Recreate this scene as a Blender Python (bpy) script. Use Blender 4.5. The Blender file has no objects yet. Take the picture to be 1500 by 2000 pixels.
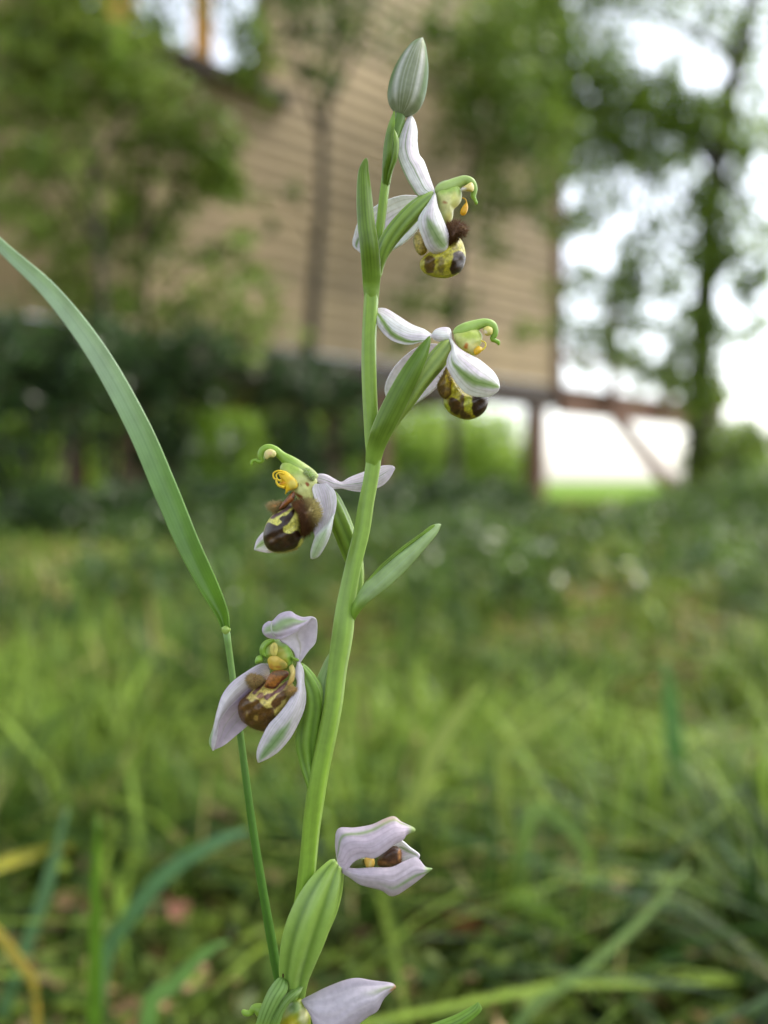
import bpy, math, random
import numpy as np

# ------------------------------------------------------------------ camera, sky, sun, exposure
SC = bpy.context.scene
COL = SC.collection
H = 0.24                      # camera height above the ground (m)
PITCH = math.radians(2.0)     # looking slightly down
FPX = 1732.0                  # focal length in photograph pixels (1500 x 2000)
S = FPX / 15.0 * 1e-3         # distance to the orchid: 15 photograph pixels per mm

cam_d = bpy.data.cameras.new('camera')
cam_d.sensor_fit = 'VERTICAL'
cam_d.sensor_height = 36.0
cam_d.sensor_width = 27.0
cam_d.lens = 36.0 * FPX / 2000.0
cam_d.clip_start = 0.005
cam_d.clip_end = 2000.0
cam_d.dof.use_dof = True
cam_d.dof.focus_distance = S
cam_d.dof.aperture_fstop = cam_d.lens / 3.05
cam = bpy.data.objects.new('camera', cam_d)
COL.objects.link(cam)
cam.location = (0, 0, H)
cam.rotation_euler = (math.pi / 2 - PITCH, 0, 0)
SC.camera = cam

SUN_EL, SUN_AZ = math.radians(54), math.radians(66)
world = bpy.data.worlds.new('World')
SC.world = world
world.use_nodes = True
wn = world.node_tree
wn.nodes.clear()
wo = wn.nodes.new('ShaderNodeOutputWorld')
wb = wn.nodes.new('ShaderNodeBackground')
sky = wn.nodes.new('ShaderNodeTexSky')
sky.sky_type = 'NISHITA'
sky.sun_disc = False
sky.sun_elevation = SUN_EL
sky.sun_rotation = SUN_AZ
sky.air_density = 1.0
sky.dust_density = 2.0
sky.ozone_density = 0.0
wb.inputs['Strength'].default_value = 0.15
ov = wn.nodes.new('ShaderNodeHueSaturation')          # thin bright overcast: the same sky, nearly colourless
ov.inputs['Saturation'].default_value = 0.42
wn.links.new(sky.outputs[0], ov.inputs['Color'])
wn.links.new(ov.outputs[0], wb.inputs['Color'])
wn.links.new(wb.outputs[0], wo.inputs['Surface'])

sun_d = bpy.data.lights.new('sun', 'SUN')
sun_d.energy = 1.3
sun_d.angle = math.radians(12)
sun_d.color = (1.0, 0.92, 0.78)
sun = bpy.data.objects.new('sun', sun_d)
COL.objects.link(sun)
sun.location = (0, 0, 20)
# light comes from azimuth SUN_AZ (Nishita: rotation about Z measured from +Y towards +X)
sdir = np.array([math.sin(SUN_AZ) * math.cos(SUN_EL), math.cos(SUN_AZ) * math.cos(SUN_EL), math.sin(SUN_EL)])
from mathutils import Vector
sun.rotation_euler = Vector(-sdir).to_track_quat('-Z', 'Y').to_euler()

SC.view_settings.view_transform = 'Standard'
SC.view_settings.look = 'None'
SC.view_settings.exposure = 1.66
SC.view_settings.gamma = 1.0
SC.render.engine = 'CYCLES'
SC.cycles.use_denoising = True
SC.cycles.max_bounces = 5
SC.cycles.diffuse_bounces = 3
SC.cycles.transmission_bounces = 4
SC.cycles.caustics_reflective = False
SC.cycles.caustics_refractive = False

rng = np.random.default_rng(11)
random.seed(5)

# ------------------------------------------------------------------ projection helpers
cp, sp = math.cos(PITCH), math.sin(PITCH)
def cam2world(X, Yc, Z):
    X, Yc, Z = np.asarray(X, float), np.asarray(Yc, float), np.asarray(Z, float)
    return np.stack([X + 0 * Z, Z * cp + Yc * sp, H - Z * sp + Yc * cp], -1)
def pt(px, py, d):
    """photograph pixel + mm towards the camera from the plane of focus -> world"""
    Z = S - np.asarray(d, float) * 1e-3
    return cam2world((np.asarray(px, float) - 750) / FPX * Z, (1000 - np.asarray(py, float)) / FPX * Z, Z)
def Wp(px, py, dist):
    p = cam2world((px - 750) / FPX * dist, (1000 - py) / FPX * dist, dist)
    return np.array(p)
class Crop:
    def __init__(s, x0, y0, k): s.x0, s.y0, s.k = x0, y0, k
    def full(s, X, Y): return s.x0 + np.asarray(X, float) / s.k, s.y0 + np.asarray(Y, float) / s.k
    def w(s, P):
        P = np.asarray(P, float); x, y = s.full(P[..., 0], P[..., 1]); return pt(x, y, P[..., 2])
    def r(s, width): return np.asarray(width, float) / s.k / 15.0 * 1e-3 / 2
C1 = Crop(650, 50, 1500 / 360); C2 = Crop(650, 560, 1500 / 360); C3 = Crop(460, 840, 1500 / 420)
C4 = Crop(380, 1170, 1500 / 340); C5 = Crop(520, 1560, 1500 / 360); C7 = Crop(480, 1840, 1500 / 340)
F = Crop(0, 0, 1.0)

def lin(c):
    c = np.asarray(c, float) / 255.0
    return np.where(c <= 0.04045, c / 12.92, ((c + 0.055) / 1.055) ** 2.4)
def mixc(a, b, t):
    t = np.clip(np.asarray(t, float), 0, 1)[..., None]
    return np.asarray(a) * (1 - t) + np.asarray(b) * t
def sstep(a, b, x):
    t = np.clip((x - a) / (b - a), 0, 1); return t * t * (3 - 2 * t)

def catmull(P, n, closed=False):
    P = np.asarray(P, float)
    if closed:
        Q = np.concatenate([P[-1:], P, P[:2]])
        m = len(P)
    else:
        Q = np.concatenate([2 * P[:1] - P[1:2], P, 2 * P[-1:] - P[-2:-1]])
        m = len(P) - 1
    out = []
    K = 24
    for i in range(m):
        p0, p1, p2, p3 = Q[i], Q[i + 1], Q[i + 2], Q[i + 3]
        t = (np.arange(K) / K)[:, None]
        out.append(0.5 * ((2 * p1) + (-p0 + p2) * t + (2 * p0 - 5 * p1 + 4 * p2 - p3) * t ** 2 + (-p0 + 3 * p1 - 3 * p2 + p3) * t ** 3))
    out.append((P[:1] if closed else P[-1:]))
    D = np.concatenate(out)
    L = np.concatenate([[0], np.cumsum(np.linalg.norm(np.diff(D[:, :2], axis=0), axis=1) + 1e-9)])
    t = np.linspace(0, L[-1], n + 1)[:-1] if closed else np.linspace(0, L[-1], n)
    return np.stack([np.interp(t, L, D[:, k]) for k in range(D.shape[1])], -1)

# ------------------------------------------------------------------ object helpers
ORIG = {}
def empty(name, loc, parent=None):
    o = bpy.data.objects.new(name, None)
    o.empty_display_size = 0.01
    COL.objects.link(o)
    loc = np.asarray(loc, float)
    ORIG[o.name] = loc
    if parent is not None:
        o.parent = parent; o.location = loc - ORIG[parent.name]
    else:
        o.location = loc
    return o
def build(name, V, faces, mat, parent=None, cols=None, smooth=True, origin=None):
    V = np.asarray(V, float)
    if origin is None:
        origin = ORIG[parent.name] if parent is not None else np.zeros(3)
    me = bpy.data.meshes.new(name)
    if isinstance(faces, np.ndarray):
        n, k = faces.shape
        me.vertices.add(len(V)); me.vertices.foreach_set('co', (V - origin).astype(np.float32).ravel())
        me.loops.add(n * k); me.loops.foreach_set('vertex_index', faces.astype(np.int32).ravel())
        me.polygons.add(n)
        me.polygons.foreach_set('loop_start', np.arange(0, n * k, k, dtype=np.int32))
        me.polygons.foreach_set('loop_total', np.full(n, k, dtype=np.int32))
        me.update(calc_edges=True); me.validate()
    else:
        me.from_pydata((V - origin).tolist(), [], faces)
    if cols is not None:
        a = me.color_attributes.new('Col', 'FLOAT_COLOR', 'POINT')
        c4 = np.ones((len(V), 4), np.float32); c4[:, :3] = cols
        a.data.foreach_set('color', c4.ravel())
    if smooth:
        me.polygons.foreach_set('use_smooth', np.ones(len(me.polygons), bool))
    me.materials.append(mat)
    o = bpy.data.objects.new(name, me)
    COL.objects.link(o)
    ORIG[o.name] = np.asarray(origin, float)
    if parent is not None:
        o.parent = parent
        o.location = origin - ORIG[parent.name]
    else:
        o.location = origin
    return o
def tag(o, label=None, cat=None, group=None, kind=None):
    if label: o['label'] = label
    if cat: o['category'] = cat
    if group: o['group'] = group
    if kind: o['kind'] = kind
    return o
def grid_faces(nv, nu, wrap=False):
    i, j = np.meshgrid(np.arange(nv - 1), np.arange(nu if wrap else nu - 1), indexing='ij')
    i, j = i.ravel(), j.ravel(); j2 = (j + 1) % nu
    return np.stack([i * nu + j, i * nu + j2, (i + 1) * nu + j2, (i + 1) * nu + j], -1)

# ------------------------------------------------------------------ materials
def new_mat(name):
    m = bpy.data.materials.new(name); m.use_nodes = True
    nt = m.node_tree; nt.nodes.clear()
    return m, nt, nt.nodes.new('ShaderNodeOutputMaterial')
def plant_mat(name, rough=0.45, transl=0.3, noise=900.0, var=0.12, bump=0.15, bdist=0.00008, spec=0.4, sss=0.0, sheen=0.0, fine=3.0):
    m, nt, out = new_mat(name); N, L = nt.nodes, nt.links
    at = N.new('ShaderNodeAttribute'); at.attribute_name = 'Col'
    tc = N.new('ShaderNodeTexCoord')
    nz = N.new('ShaderNodeTexNoise'); nz.inputs['Scale'].default_value = noise; nz.inputs['Detail'].default_value = 3
    L.new(tc.outputs['Object'], nz.inputs['Vector'])
    mr = N.new('ShaderNodeMapRange'); mr.inputs[1].default_value = 0.3; mr.inputs[2].default_value = 0.7
    mr.inputs[3].default_value = 1 - var; mr.inputs[4].default_value = 1 + var
    L.new(nz.outputs[0], mr.inputs[0])
    mx = N.new('ShaderNodeMix'); mx.data_type = 'RGBA'; mx.blend_type = 'MULTIPLY'; mx.inputs[0].default_value = 1.0
    L.new(at.outputs['Color'], mx.inputs[6]); L.new(mr.outputs[0], mx.inputs[7])
    bs = N.new('ShaderNodeBsdfPrincipled')
    bs.inputs['Roughness'].default_value = rough
    bs.inputs['Specular IOR Level'].default_value = spec
    if sheen:
        bs.inputs['Sheen Weight'].default_value = sheen
        bs.inputs['Sheen Roughness'].default_value = 0.4
    L.new(mx.outputs[2], bs.inputs['Base Color'])
    if sss:
        bs.inputs['Subsurface Weight'].default_value = sss
        bs.inputs['Subsurface Radius'].default_value = (1.0, 1.0, 0.6)
        bs.inputs['Subsurface Scale'].default_value = 0.0006
    if bump:
        nb = N.new('ShaderNodeTexNoise'); nb.inputs['Scale'].default_value = noise * fine; nb.inputs['Detail'].default_value = 2
        L.new(tc.outputs['Object'], nb.inputs['Vector'])
        bp = N.new('ShaderNodeBump'); bp.inputs['Strength'].default_value = bump; bp.inputs['Distance'].default_value = bdist
        L.new(nb.outputs[0], bp.inputs['Height']); L.new(bp.outputs[0], bs.inputs['Normal'])
    if transl:
        tr = N.new('ShaderNodeBsdfTranslucent'); L.new(mx.outputs[2], tr.inputs['Color'])
        ms = N.new('ShaderNodeMixShader'); ms.inputs[0].default_value = transl
        L.new(bs.outputs[0], ms.inputs[1]); L.new(tr.outputs[0], ms.inputs[2]); L.new(ms.outputs[0], out.inputs[0])
    else:
        L.new(bs.outputs[0], out.inputs[0])
    return m
M_SEPAL = plant_mat('sepal_petal', 0.4, 0.34, 1400, 0.09, 0.45, 0.00006, 0.45, fine=3.5)
M_GREEN = plant_mat('green_tissue', 0.42, 0.0, 900, 0.07, 0.15, 0.00006, 0.45, sss=0.25)
M_BRACT = plant_mat('bract_leaf', 0.4, 0.35, 500, 0.12, 0.25, 0.00006, 0.45)
M_LIP = plant_mat('lip_velvet', 0.34, 0.0, 3200, 0.4, 0.5, 0.00006, 0.5, fine=2.0)
M_HAIR = plant_mat('lip_hair', 0.5, 0.3, 300, 0.1, 0.0)
M_YELLOW = plant_mat('pollinia_yellow', 0.42, 0.0, 1500, 0.12, 0.25, 0.00008, 0.4, sss=0.2)
M_BLADE = plant_mat('grass_leaf', 0.3, 0.35, 220, 0.12, 0.15, 0.00008, 0.45)
M_GRASS = plant_mat('turf_grass', 0.45, 0.35, 30, 0.15, 0.0, spec=0.3)
M_LEAF = plant_mat('tree_leaf', 0.32, 0.38, 4, 0.2, 0.0, spec=0.5)
M_DEAD = plant_mat('dead_leaf', 0.7, 0.15, 120, 0.25, 0.3, 0.0008, 0.2)

def rock_mat(name, c1, c2, scale, stretch=(1, 1, 1), rough=0.8, bump=0.4, dist=0.01, detail=5, rnd=0.0):
    m, nt, out = new_mat(name); N, L = nt.nodes, nt.links
    tc = N.new('ShaderNodeTexCoord'); mp = N.new('ShaderNodeMapping'); mp.inputs['Scale'].default_value = stretch
    L.new(tc.outputs['Object'], mp.inputs['Vector'])
    nz = N.new('ShaderNodeTexNoise'); nz.inputs['Scale'].default_value = scale; nz.inputs['Detail'].default_value = detail
    L.new(mp.outputs[0], nz.inputs['Vector'])
    cr = N.new('ShaderNodeValToRGB')
    cr.color_ramp.elements[0].position = 0.3; cr.color_ramp.elements[0].color = (*lin(c1), 1)
    cr.color_ramp.elements[1].position = 0.7; cr.color_ramp.elements[1].color = (*lin(c2), 1)
    L.new(nz.outputs[0], cr.inputs[0])
    bs = N.new('ShaderNodeBsdfPrincipled'); bs.inputs['Roughness'].default_value = rough
    src = cr.outputs[0]
    if rnd:
        oi = N.new('ShaderNodeObjectInfo'); mr = N.new('ShaderNodeMapRange')
        mr.inputs[3].default_value = 1 - rnd; mr.inputs[4].default_value = 1 + rnd
        L.new(oi.outputs['Random'], mr.inputs[0])
        mx = N.new('ShaderNodeMix'); mx.data_type = 'RGBA'; mx.blend_type = 'MULTIPLY'; mx.inputs[0].default_value = 1
        L.new(src, mx.inputs[6]); L.new(mr.outputs[0], mx.inputs[7]); src = mx.outputs[2]
    L.new(src, bs.inputs['Base Color'])
    bp = N.new('ShaderNodeBump'); bp.inputs['Strength'].default_value = bump; bp.inputs['Distance'].default_value = dist
    L.new(nz.outputs[0], bp.inputs['Height']); L.new(bp.outputs[0], bs.inputs['Normal'])
    L.new(bs.outputs[0], out.inputs[0])
    return m
M_BARK = rock_mat('bark', (40, 36, 30), (74, 66, 54), 6, (3, 3, 0.6), 0.85, 0.8, 0.02)
M_PLANK = rock_mat('plank_wood', (140, 121, 91), (180, 158, 121), 5, (0.6, 0.6, 9), 0.7, 0.3, 0.004, rnd=0.18)
M_BEAM = rock_mat('stained_beam', (88, 58, 42), (120, 84, 60), 5, (4, 4, 0.7), 0.7, 0.3, 0.004, rnd=0.1)
M_ORANGE = rock_mat('orange_timber', (206, 140, 40), (226, 170, 70), 6, (4, 4, 0.6), 0.6, 0.2, 0.004)

# ground: litter and moss near, open meadow beyond the house
def ground_mat():
    m, nt, out = new_mat('ground_soil'); N, L = nt.nodes, nt.links
    tc = N.new('ShaderNodeTexCoord')
    def noise(sc, det=5):
        n = N.new('ShaderNodeTexNoise'); n.inputs['Scale'].default_value = sc; n.inputs['Detail'].default_value = det
        L.new(tc.outputs['Object'], n.inputs['Vector']); return n
    def ramp(src, stops):
        c = N.new('ShaderNodeValToRGB'); e = c.color_ramp.elements
        while len(e) < len(stops): e.new(0.5)
        for k, (p, col) in enumerate(stops): e[k].position = p; e[k].color = (*lin(col), 1)
        L.new(src, c.inputs[0]); return c
    n1, n2, n3 = noise(7), noise(45), noise(1.5)
    soil = ramp(n2.outputs[0], [(0.3, (44, 34, 24)), (0.5, (82, 66, 44)), (0.7, (128, 104, 76))])
    moss = ramp(n2.outputs[0], [(0.3, (46, 60, 22)), (0.7, (104, 122, 50))])
    k = N.new('ShaderNodeMapRange'); k.inputs[1].default_value = 0.42; k.inputs[2].default_value = 0.58
    L.new(n1.outputs[0], k.inputs[0])
    mx = N.new('ShaderNodeMix'); mx.data_type = 'RGBA'
    L.new(k.outputs[0], mx.inputs[0]); L.new(soil.outputs[0], mx.inputs[6]); L.new(moss.outputs[0], mx.inputs[7])
    mead = ramp(n3.outputs[0], [(0.3, (88, 116, 50)), (0.7, (116, 142, 70))])
    sx = N.new('ShaderNodeSeparateXYZ'); L.new(tc.outputs['Object'], sx.inputs[0])
    k2 = N.new('ShaderNodeMapRange'); k2.inputs[1].default_value = 11; k2.inputs[2].default_value = 12.5
    L.new(sx.outputs[1], k2.inputs[0])
    mx2 = N.new('ShaderNodeMix'); mx2.data_type = 'RGBA'
    L.new(k2.outputs[0], mx2.inputs[0]); L.new(mx.outputs[2], mx2.inputs[6]); L.new(mead.outputs[0], mx2.inputs[7])
    bs = N.new('ShaderNodeBsdfPrincipled'); bs.inputs['Roughness'].default_value = 0.95; bs.inputs['Specular IOR Level'].default_value = 0.0
    L.new(mx2.outputs[2], bs.inputs['Base Color'])
    bp = N.new('ShaderNodeBump'); bp.inputs['Strength'].default_value = 0.8; bp.inputs['Distance'].default_value = 0.01
    L.new(n2.outputs[0], bp.inputs['Height']); L.new(bp.outputs[0], bs.inputs['Normal'])
    L.new(bs.outputs[0], out.inputs[0]); return m

def vnoise(x, y, sc, seed):
    g = np.random.default_rng(seed).random((64, 64)); x, y = np.asarray(x) * sc + 100.3, np.asarray(y) * sc + 100.7
    i, j = np.floor(x).astype(int), np.floor(y).astype(int); fx, fy = x - i, y - j
    fx, fy = fx * fx * (3 - 2 * fx), fy * fy * (3 - 2 * fy)
    q = lambda a, b: g[a % 64, b % 64]
    return (q(i, j) * (1 - fx) + q(i + 1, j) * fx) * (1 - fy) + (q(i, j + 1) * (1 - fx) + q(i + 1, j + 1) * fx) * fy
# ------------------------------------------------------------------ ground
def ground_z(x, y):
    x, y = np.asarray(x, float), np.asarray(y, float)
    z = 0.012 * np.sin(x * 5.1 + 1) * np.cos(y * 4.3) + 0.02 * np.sin(x * 1.3 - y * 0.9)
    return z * sstep(0.12, 0.6, np.hypot(x, y - S))
def make_ground():
    a = np.concatenate([[-600, -200, -60, -20, -10], np.linspace(-6, 6, 81), [10, 20, 60, 200, 600]])
    b = np.concatenate([[-600, -100, -20, -5, -2], np.linspace(-1, 12, 91), [15, 20, 30, 60, 200, 600]])
    Y, X = np.meshgrid(b, a, indexing='ij')
    V = np.stack([X.ravel(), Y.ravel(), ground_z(X, Y).ravel()], -1)
    o = build('ground', V, grid_faces(len(b), len(a)), ground_mat())
    tag(o, kind='structure'); return o
make_ground()

# ------------------------------------------------------------------ generic meshes
def frames(P):
    T = np.gradient(P, axis=0); T /= np.linalg.norm(T, axis=1)[:, None] + 1e-12
    n = np.cross(T[0], [0, 1, 0])
    if np.linalg.norm(n) < 1e-3: n = np.cross(T[0], [1, 0, 0])
    n /= np.linalg.norm(n); Ns = [n]
    for i in range(1, len(P)):
        n = Ns[-1] - T[i] * np.dot(Ns[-1], T[i]); n /= np.linalg.norm(n) + 1e-12; Ns.append(n)
    Ns = np.array(Ns); return T, Ns, np.cross(T, Ns)
def tube_geo(P, R, ns=10, rib=0.0, nrib=6, flat=1.0, twist=0.0):
    P = np.asarray(P, float); R = np.asarray(R, float)
    T, A, B = frames(P)
    th = np.linspace(0, 2 * np.pi, ns, endpoint=False)
    tt = th[None, :] + np.linspace(0, twist, len(P))[:, None]
    rr = R[:, None] * (1 + rib * np.cos(nrib * tt))
    V = P[:, None] + A[:, None] * (np.cos(th)[None, :] * rr)[..., None] + B[:, None] * (np.sin(th)[None, :] * rr * flat)[..., None]
    V = V.reshape(-1, 3)
    f = grid_faces(len(P), ns, True)
    n = len(V)
    V = np.concatenate([V, P[:1], P[-1:]])
    j = np.arange(ns); j2 = (j + 1) % ns; o = (len(P) - 1) * ns
    cap1 = np.stack([np.full(ns, n), j2, j, j], -1); cap2 = np.stack([np.full(ns, n + 1), o + j, o + j2, o + j2], -1)
    fl = [tuple(r) for r in f.tolist()] + [(n, a, b) for a, b in zip(j2.tolist(), j.tolist())] + [(n + 1, o + a, o + b) for a, b in zip(j.tolist(), j2.tolist())]
    vv = np.concatenate([np.repeat(np.linspace(0, 1, len(P)), ns), [0, 1]])
    uu = np.concatenate([tt.ravel(), [0, 0]])
    return V, fl, uu, vv
def tube(name, crop, pts, mat, parent, colfn, n=40, ns=20, **kw):
    """pts: (X, Y, d, width) in crop pixels"""
    Q = catmull(np.asarray(pts, float), n)
    V, f, u, v = tube_geo(crop.w(Q[:, :3]), np.maximum(crop.r(Q[:, 3]), 1e-6), ns, **kw)
    return build(name, V, f, mat, parent, colfn(u, v) if callable(colfn) else np.tile(colfn, (len(V), 1)))
def loft(name, crop, A, B, mat, parent, colfn, bulge=0.8, skew=0.5, nu=49, nv=61, thick=0.22, ripple=0.0, M=None, bp=0.7, seed=0, wrap=0.0):
    """a petal or bract between edge curves A and B (X, Y, d); bulges by `bulge` mm along the depth at `skew` of its width"""
    a, b = catmull(A, nv), catmull(B, nv)
    v = np.linspace(0, 1, nv); u = np.linspace(0, 1, nu)
    if M is None:
        k = sstep(0.0, 0.3, v) if wrap else 1.0
        m = (a + b) / 2; m[:, 2] += bulge * np.sin(np.pi * np.clip(v, 0.0, 1)) ** bp * k + wrap * (1 - k) * (0.86 + 0.14 * sstep(0.0, 0.07, v))
    else:
        m = catmull(M, nv)
    uu = u[None, :, None]
    # skewed parameter so the keel may sit off centre
    P = a[:, None] * ((2 * uu - 1) * (uu - 1)) + m[:, None] * (4 * uu * (1 - uu)) + b[:, None] * (uu * (2 * uu - 1))
    if ripple:
        P[..., 2] += ripple * np.sin(u[None, :] * 9 + v[:, None] * 5 + seed) * np.sin(np.pi * v)[:, None] * (np.abs(u - 0.5) * 2)[None, :]
        P[..., 2] += 0.16 * ripple * np.sin(u[None, :] * 23 + 3 * np.sin(v * 4 + seed)[:, None] + seed * 2) * np.sin(np.pi * v)[:, None]
    V = crop.w(P).reshape(-1, 3)
    U, VV = np.tile(u, nv), np.repeat(v, nu)
    o = build(name, V, grid_faces(nv, nu), mat, parent, colfn(U, VV))
    sd = o.modifiers.new('thickness', 'SOLIDIFY'); sd.thickness = thick * 1e-3; sd.offset = 0
    return o
def pdist(P, poly):
    """signed distance (negative inside) of points P (n,2) to a polygon"""
    poly = np.asarray(poly, float); n = len(P)
    d = np.full(n, 1e18); ins = np.zeros(n, bool)
    for i in range(len(poly)):
        a, b = poly[i], poly[(i + 1) % len(poly)]
        e = b - a; w = P - a
        t = np.clip((w @ e) / (e @ e + 1e-12), 0, 1)
        d = np.minimum(d, np.sum((w - t[:, None] * e) ** 2, 1))
        c = ((a[1] <= P[:, 1]) != (b[1] <= P[:, 1])) & (P[:, 0] < (b[0] - a[0]) * (P[:, 1] - a[1]) / (b[1] - a[1] + 1e-12) + a[0])
        ins ^= c
    return np.sqrt(d) * np.where(ins, -1, 1)
def paint(base, patches, wob=5.0):
    """patches: (polygon or (cx,cy,rx,ry), colour, softness)"""
    def fn(XY):
        c = np.tile(lin(base), (len(XY), 1))
        W = XY + wob * np.stack([np.sin(XY[:, 1] * 0.11 + XY[:, 0] * 0.05), np.sin(XY[:, 0] * 0.09 - XY[:, 1] * 0.06)], -1) * 0.6
        for p, col, soft in patches:
            if np.ndim(p) == 1:
                dd = (np.hypot((W[:, 0] - p[0]) / p[2], (W[:, 1] - p[1]) / p[3]) - 1) * min(p[2], p[3])
            else:
                dd = pdist(W, catmull(np.asarray(p, float), 4 * len(p), True))
            c = mixc(c, lin(col), sstep(soft, -soft, dd))
        return c
    return fn
def blob(name, crop, outline, d0, h, mat, parent, colfn, hb=None, slope=(0, 0), na=72, nr=20, centre=None, pw=1.0):
    """an inflated solid with the given outline; front bulge h mm, back bulge hb mm"""
    hb = h if hb is None else hb
    O = catmull(np.asarray(outline, float), na, True)
    c = O.mean(0) if centre is None else np.asarray(centre, float)
    rows = []
    for side, hh in ((1, h), (-1, hb)):
        ks = np.arange(0, nr + 1) if side == 1 else np.arange(nr - 1, -1, -1)
        for k in ks:
            r = math.sin(math.pi / 2 * k / nr); z = math.cos(math.pi / 2 * k / nr) ** pw
            XY = c + (O - c) * max(r, 1e-3)
            d = d0 + slope[0] * (XY[:, 0] - c[0]) / crop.k / 15 + slope[1] * (XY[:, 1] - c[1]) / crop.k / 15 + side * hh * z
            rows.append(np.column_stack([XY, d]))
    P = np.concatenate(rows)
    q = P[:, :2] / crop.k
    P[:, 2] += 0.03 * h * (np.sin(q[:, 0] * 0.22 + 1.3 * np.sin(q[:, 1] * 0.13)) + np.sin(q[:, 1] * 0.27 + q[:, 0] * 0.15))
    return build(name, crop.w(P), grid_faces(len(rows), na, True), mat, parent, colfn(P[:, :2]) if callable(colfn) else np.tile(lin(colfn), (len(P), 1)))
def hairs(name, crop, region, n, d0, h, length, col, parent, out=None, spread=0.5, width=0.035, seed=1):
    """short hairs standing on the inflated outline `region`, leaning outwards"""
    r_ = np.random.default_rng(seed)
    O = catmull(np.asarray(region, float), 120, True); c = O.mean(0)
    a = r_.integers(0, 120, n); r = r_.random(n) ** 0.42
    XY = c + (O[a] - c) * r[:, None]
    d = d0 + h * np.sqrt(np.clip(1 - r ** 2, 0, 1))
    base = crop.w(np.column_stack([XY, d]))
    dr = (O[a] - c); dr /= np.linalg.norm(dr, axis=1)[:, None]
    if out is not None: dr = dr * 0.6 + np.asarray(out) * 0.8
    D = np.column_stack([dr[:, 0] * (0.25 + r), -0.45 * np.sqrt(np.clip(1 - r ** 2, 0.02, 1)) - 0.1, -dr[:, 1] * (0.25 + r)])
    D += r_.normal(0, spread * 0.4, D.shape); D /= np.linalg.norm(D, axis=1)[:, None]
    L = length * 1e-3 * r_.uniform(0.5, 1.15, n)
    s = np.cross(D, r_.normal(size=D.shape)); s /= np.linalg.norm(s, axis=1)[:, None]
    t = np.cross(D, s); w = width * 1e-3
    V = np.stack([base + s * w, base - s * w * 0.5 + t * w * 0.87, base - s * w * 0.5 - t * w * 0.87, base + D * L[:, None] - np.array([0, 0, 1]) * (L * 0.12)[:, None]], 1).reshape(-1, 3)
    k = np.arange(n)[:, None] * 4
    f = np.concatenate([k + [0, 1, 3], k + [1, 2, 3], k + [2, 0, 3]])
    cc = lin(col) if not callable(col) else None
    cols = np.repeat(col(XY) if callable(col) else np.tile(cc, (n, 1)), 4, 0)
    cols = cols * np.repeat(r_.uniform(0.7, 1.35, n), 4)[:, None]
    o = build(name, V, f, M_HAIR, parent, cols)
    o['kind'] = 'stuff'
    return o

# ------------------------------------------------------------------ leaf masses for trees and shrubs
def leaf_cloud(blobs, size, cols, seed, clump=0.13, per=13, aspect=0.55, droop=0.2):
    """blobs: (centre, radii, leaves). many single leaves gathered in clumps"""
    r_ = np.random.default_rng(seed); VV, CC = [], []
    for c, rad, n in blobs:
        nc = max(3, n // per)
        q = r_.normal(size=(nc, 3)); q /= np.linalg.norm(q, axis=1)[:, None]
        cl = np.asarray(c) + q * np.asarray(rad) * (r_.random(nc) ** 0.45)[:, None]
        tone = r_.random(nc)
        idx = r_.integers(0, nc, n)
        p = cl[idx] + r_.normal(size=(n, 3)) * clump * np.mean(rad) * np.array([1, 1, 0.7])
        a = r_.normal(size=(n, 3)); a[:, 2] -= droop; a /= np.linalg.norm(a, axis=1)[:, None]
        b = np.cross(a, r_.normal(size=(n, 3)) + [0, 0, 1.2]); b /= np.linalg.norm(b, axis=1)[:, None]
        nn = np.cross(a, b)
        s = size * r_.uniform(0.6, 1.3, n)[:, None]
        V = np.stack([p, p + a * s * 0.45 + b * s * aspect * 0.5 + nn * s * 0.08, p + a * s, p + a * s * 0.45 - b * s * aspect * 0.5 + nn * s * 0.08], 1)
        VV.append(V.reshape(-1, 3))
        t = np.clip(0.6 * tone[idx] + 0.5 * r_.random(n) - 0.05, 0, 1)
        col = mixc(lin(cols[0]), lin(cols[1]), t)
        if len(cols) > 2: col = mixc(col, lin(cols[2]), (r_.random(n) < 0.06).astype(float))
        col = col * r_.uniform(0.55, 1.5, n)[:, None]
        CC.append(np.repeat(np.minimum(col, 0.75), 4, 0))
    V = np.concatenate(VV); C = np.concatenate(CC)
    k = np.arange(len(V) // 4)[:, None] * 4
    return V, np.concatenate([k + [0, 1, 2], k + [0, 2, 3]]), C
def multi_tube(paths, ns=8):
    Vs, fs, o = [], [], 0
    for P, R in paths:
        P = np.asarray(P, float); n = max(6, 4 * len(P))
        Q = catmull(np.column_stack([P[:, [0, 2, 1]], R]), n)
        V, f, _, _ = tube_geo(Q[:, [0, 2, 1]], Q[:, 3], ns)
        Vs.append(V); fs += [tuple(i + o for i in t) for t in f]; o += len(V)
    return np.concatenate(Vs), fs
def tree(name, label, cat, base, paths, blobs, size, cols, seed, group=None, part='crown', wood='trunk', bark=None, **kw):
    e = empty(name, base); tag(e, label, cat, group)
    V, f = multi_tube(paths); build(wood, V, f, bark or M_BARK, e)
    V, f, C = leaf_cloud(blobs, size, cols, seed, **kw)
    build(part, V, f, M_LEAF, e, C, smooth=False)
    return e

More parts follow.
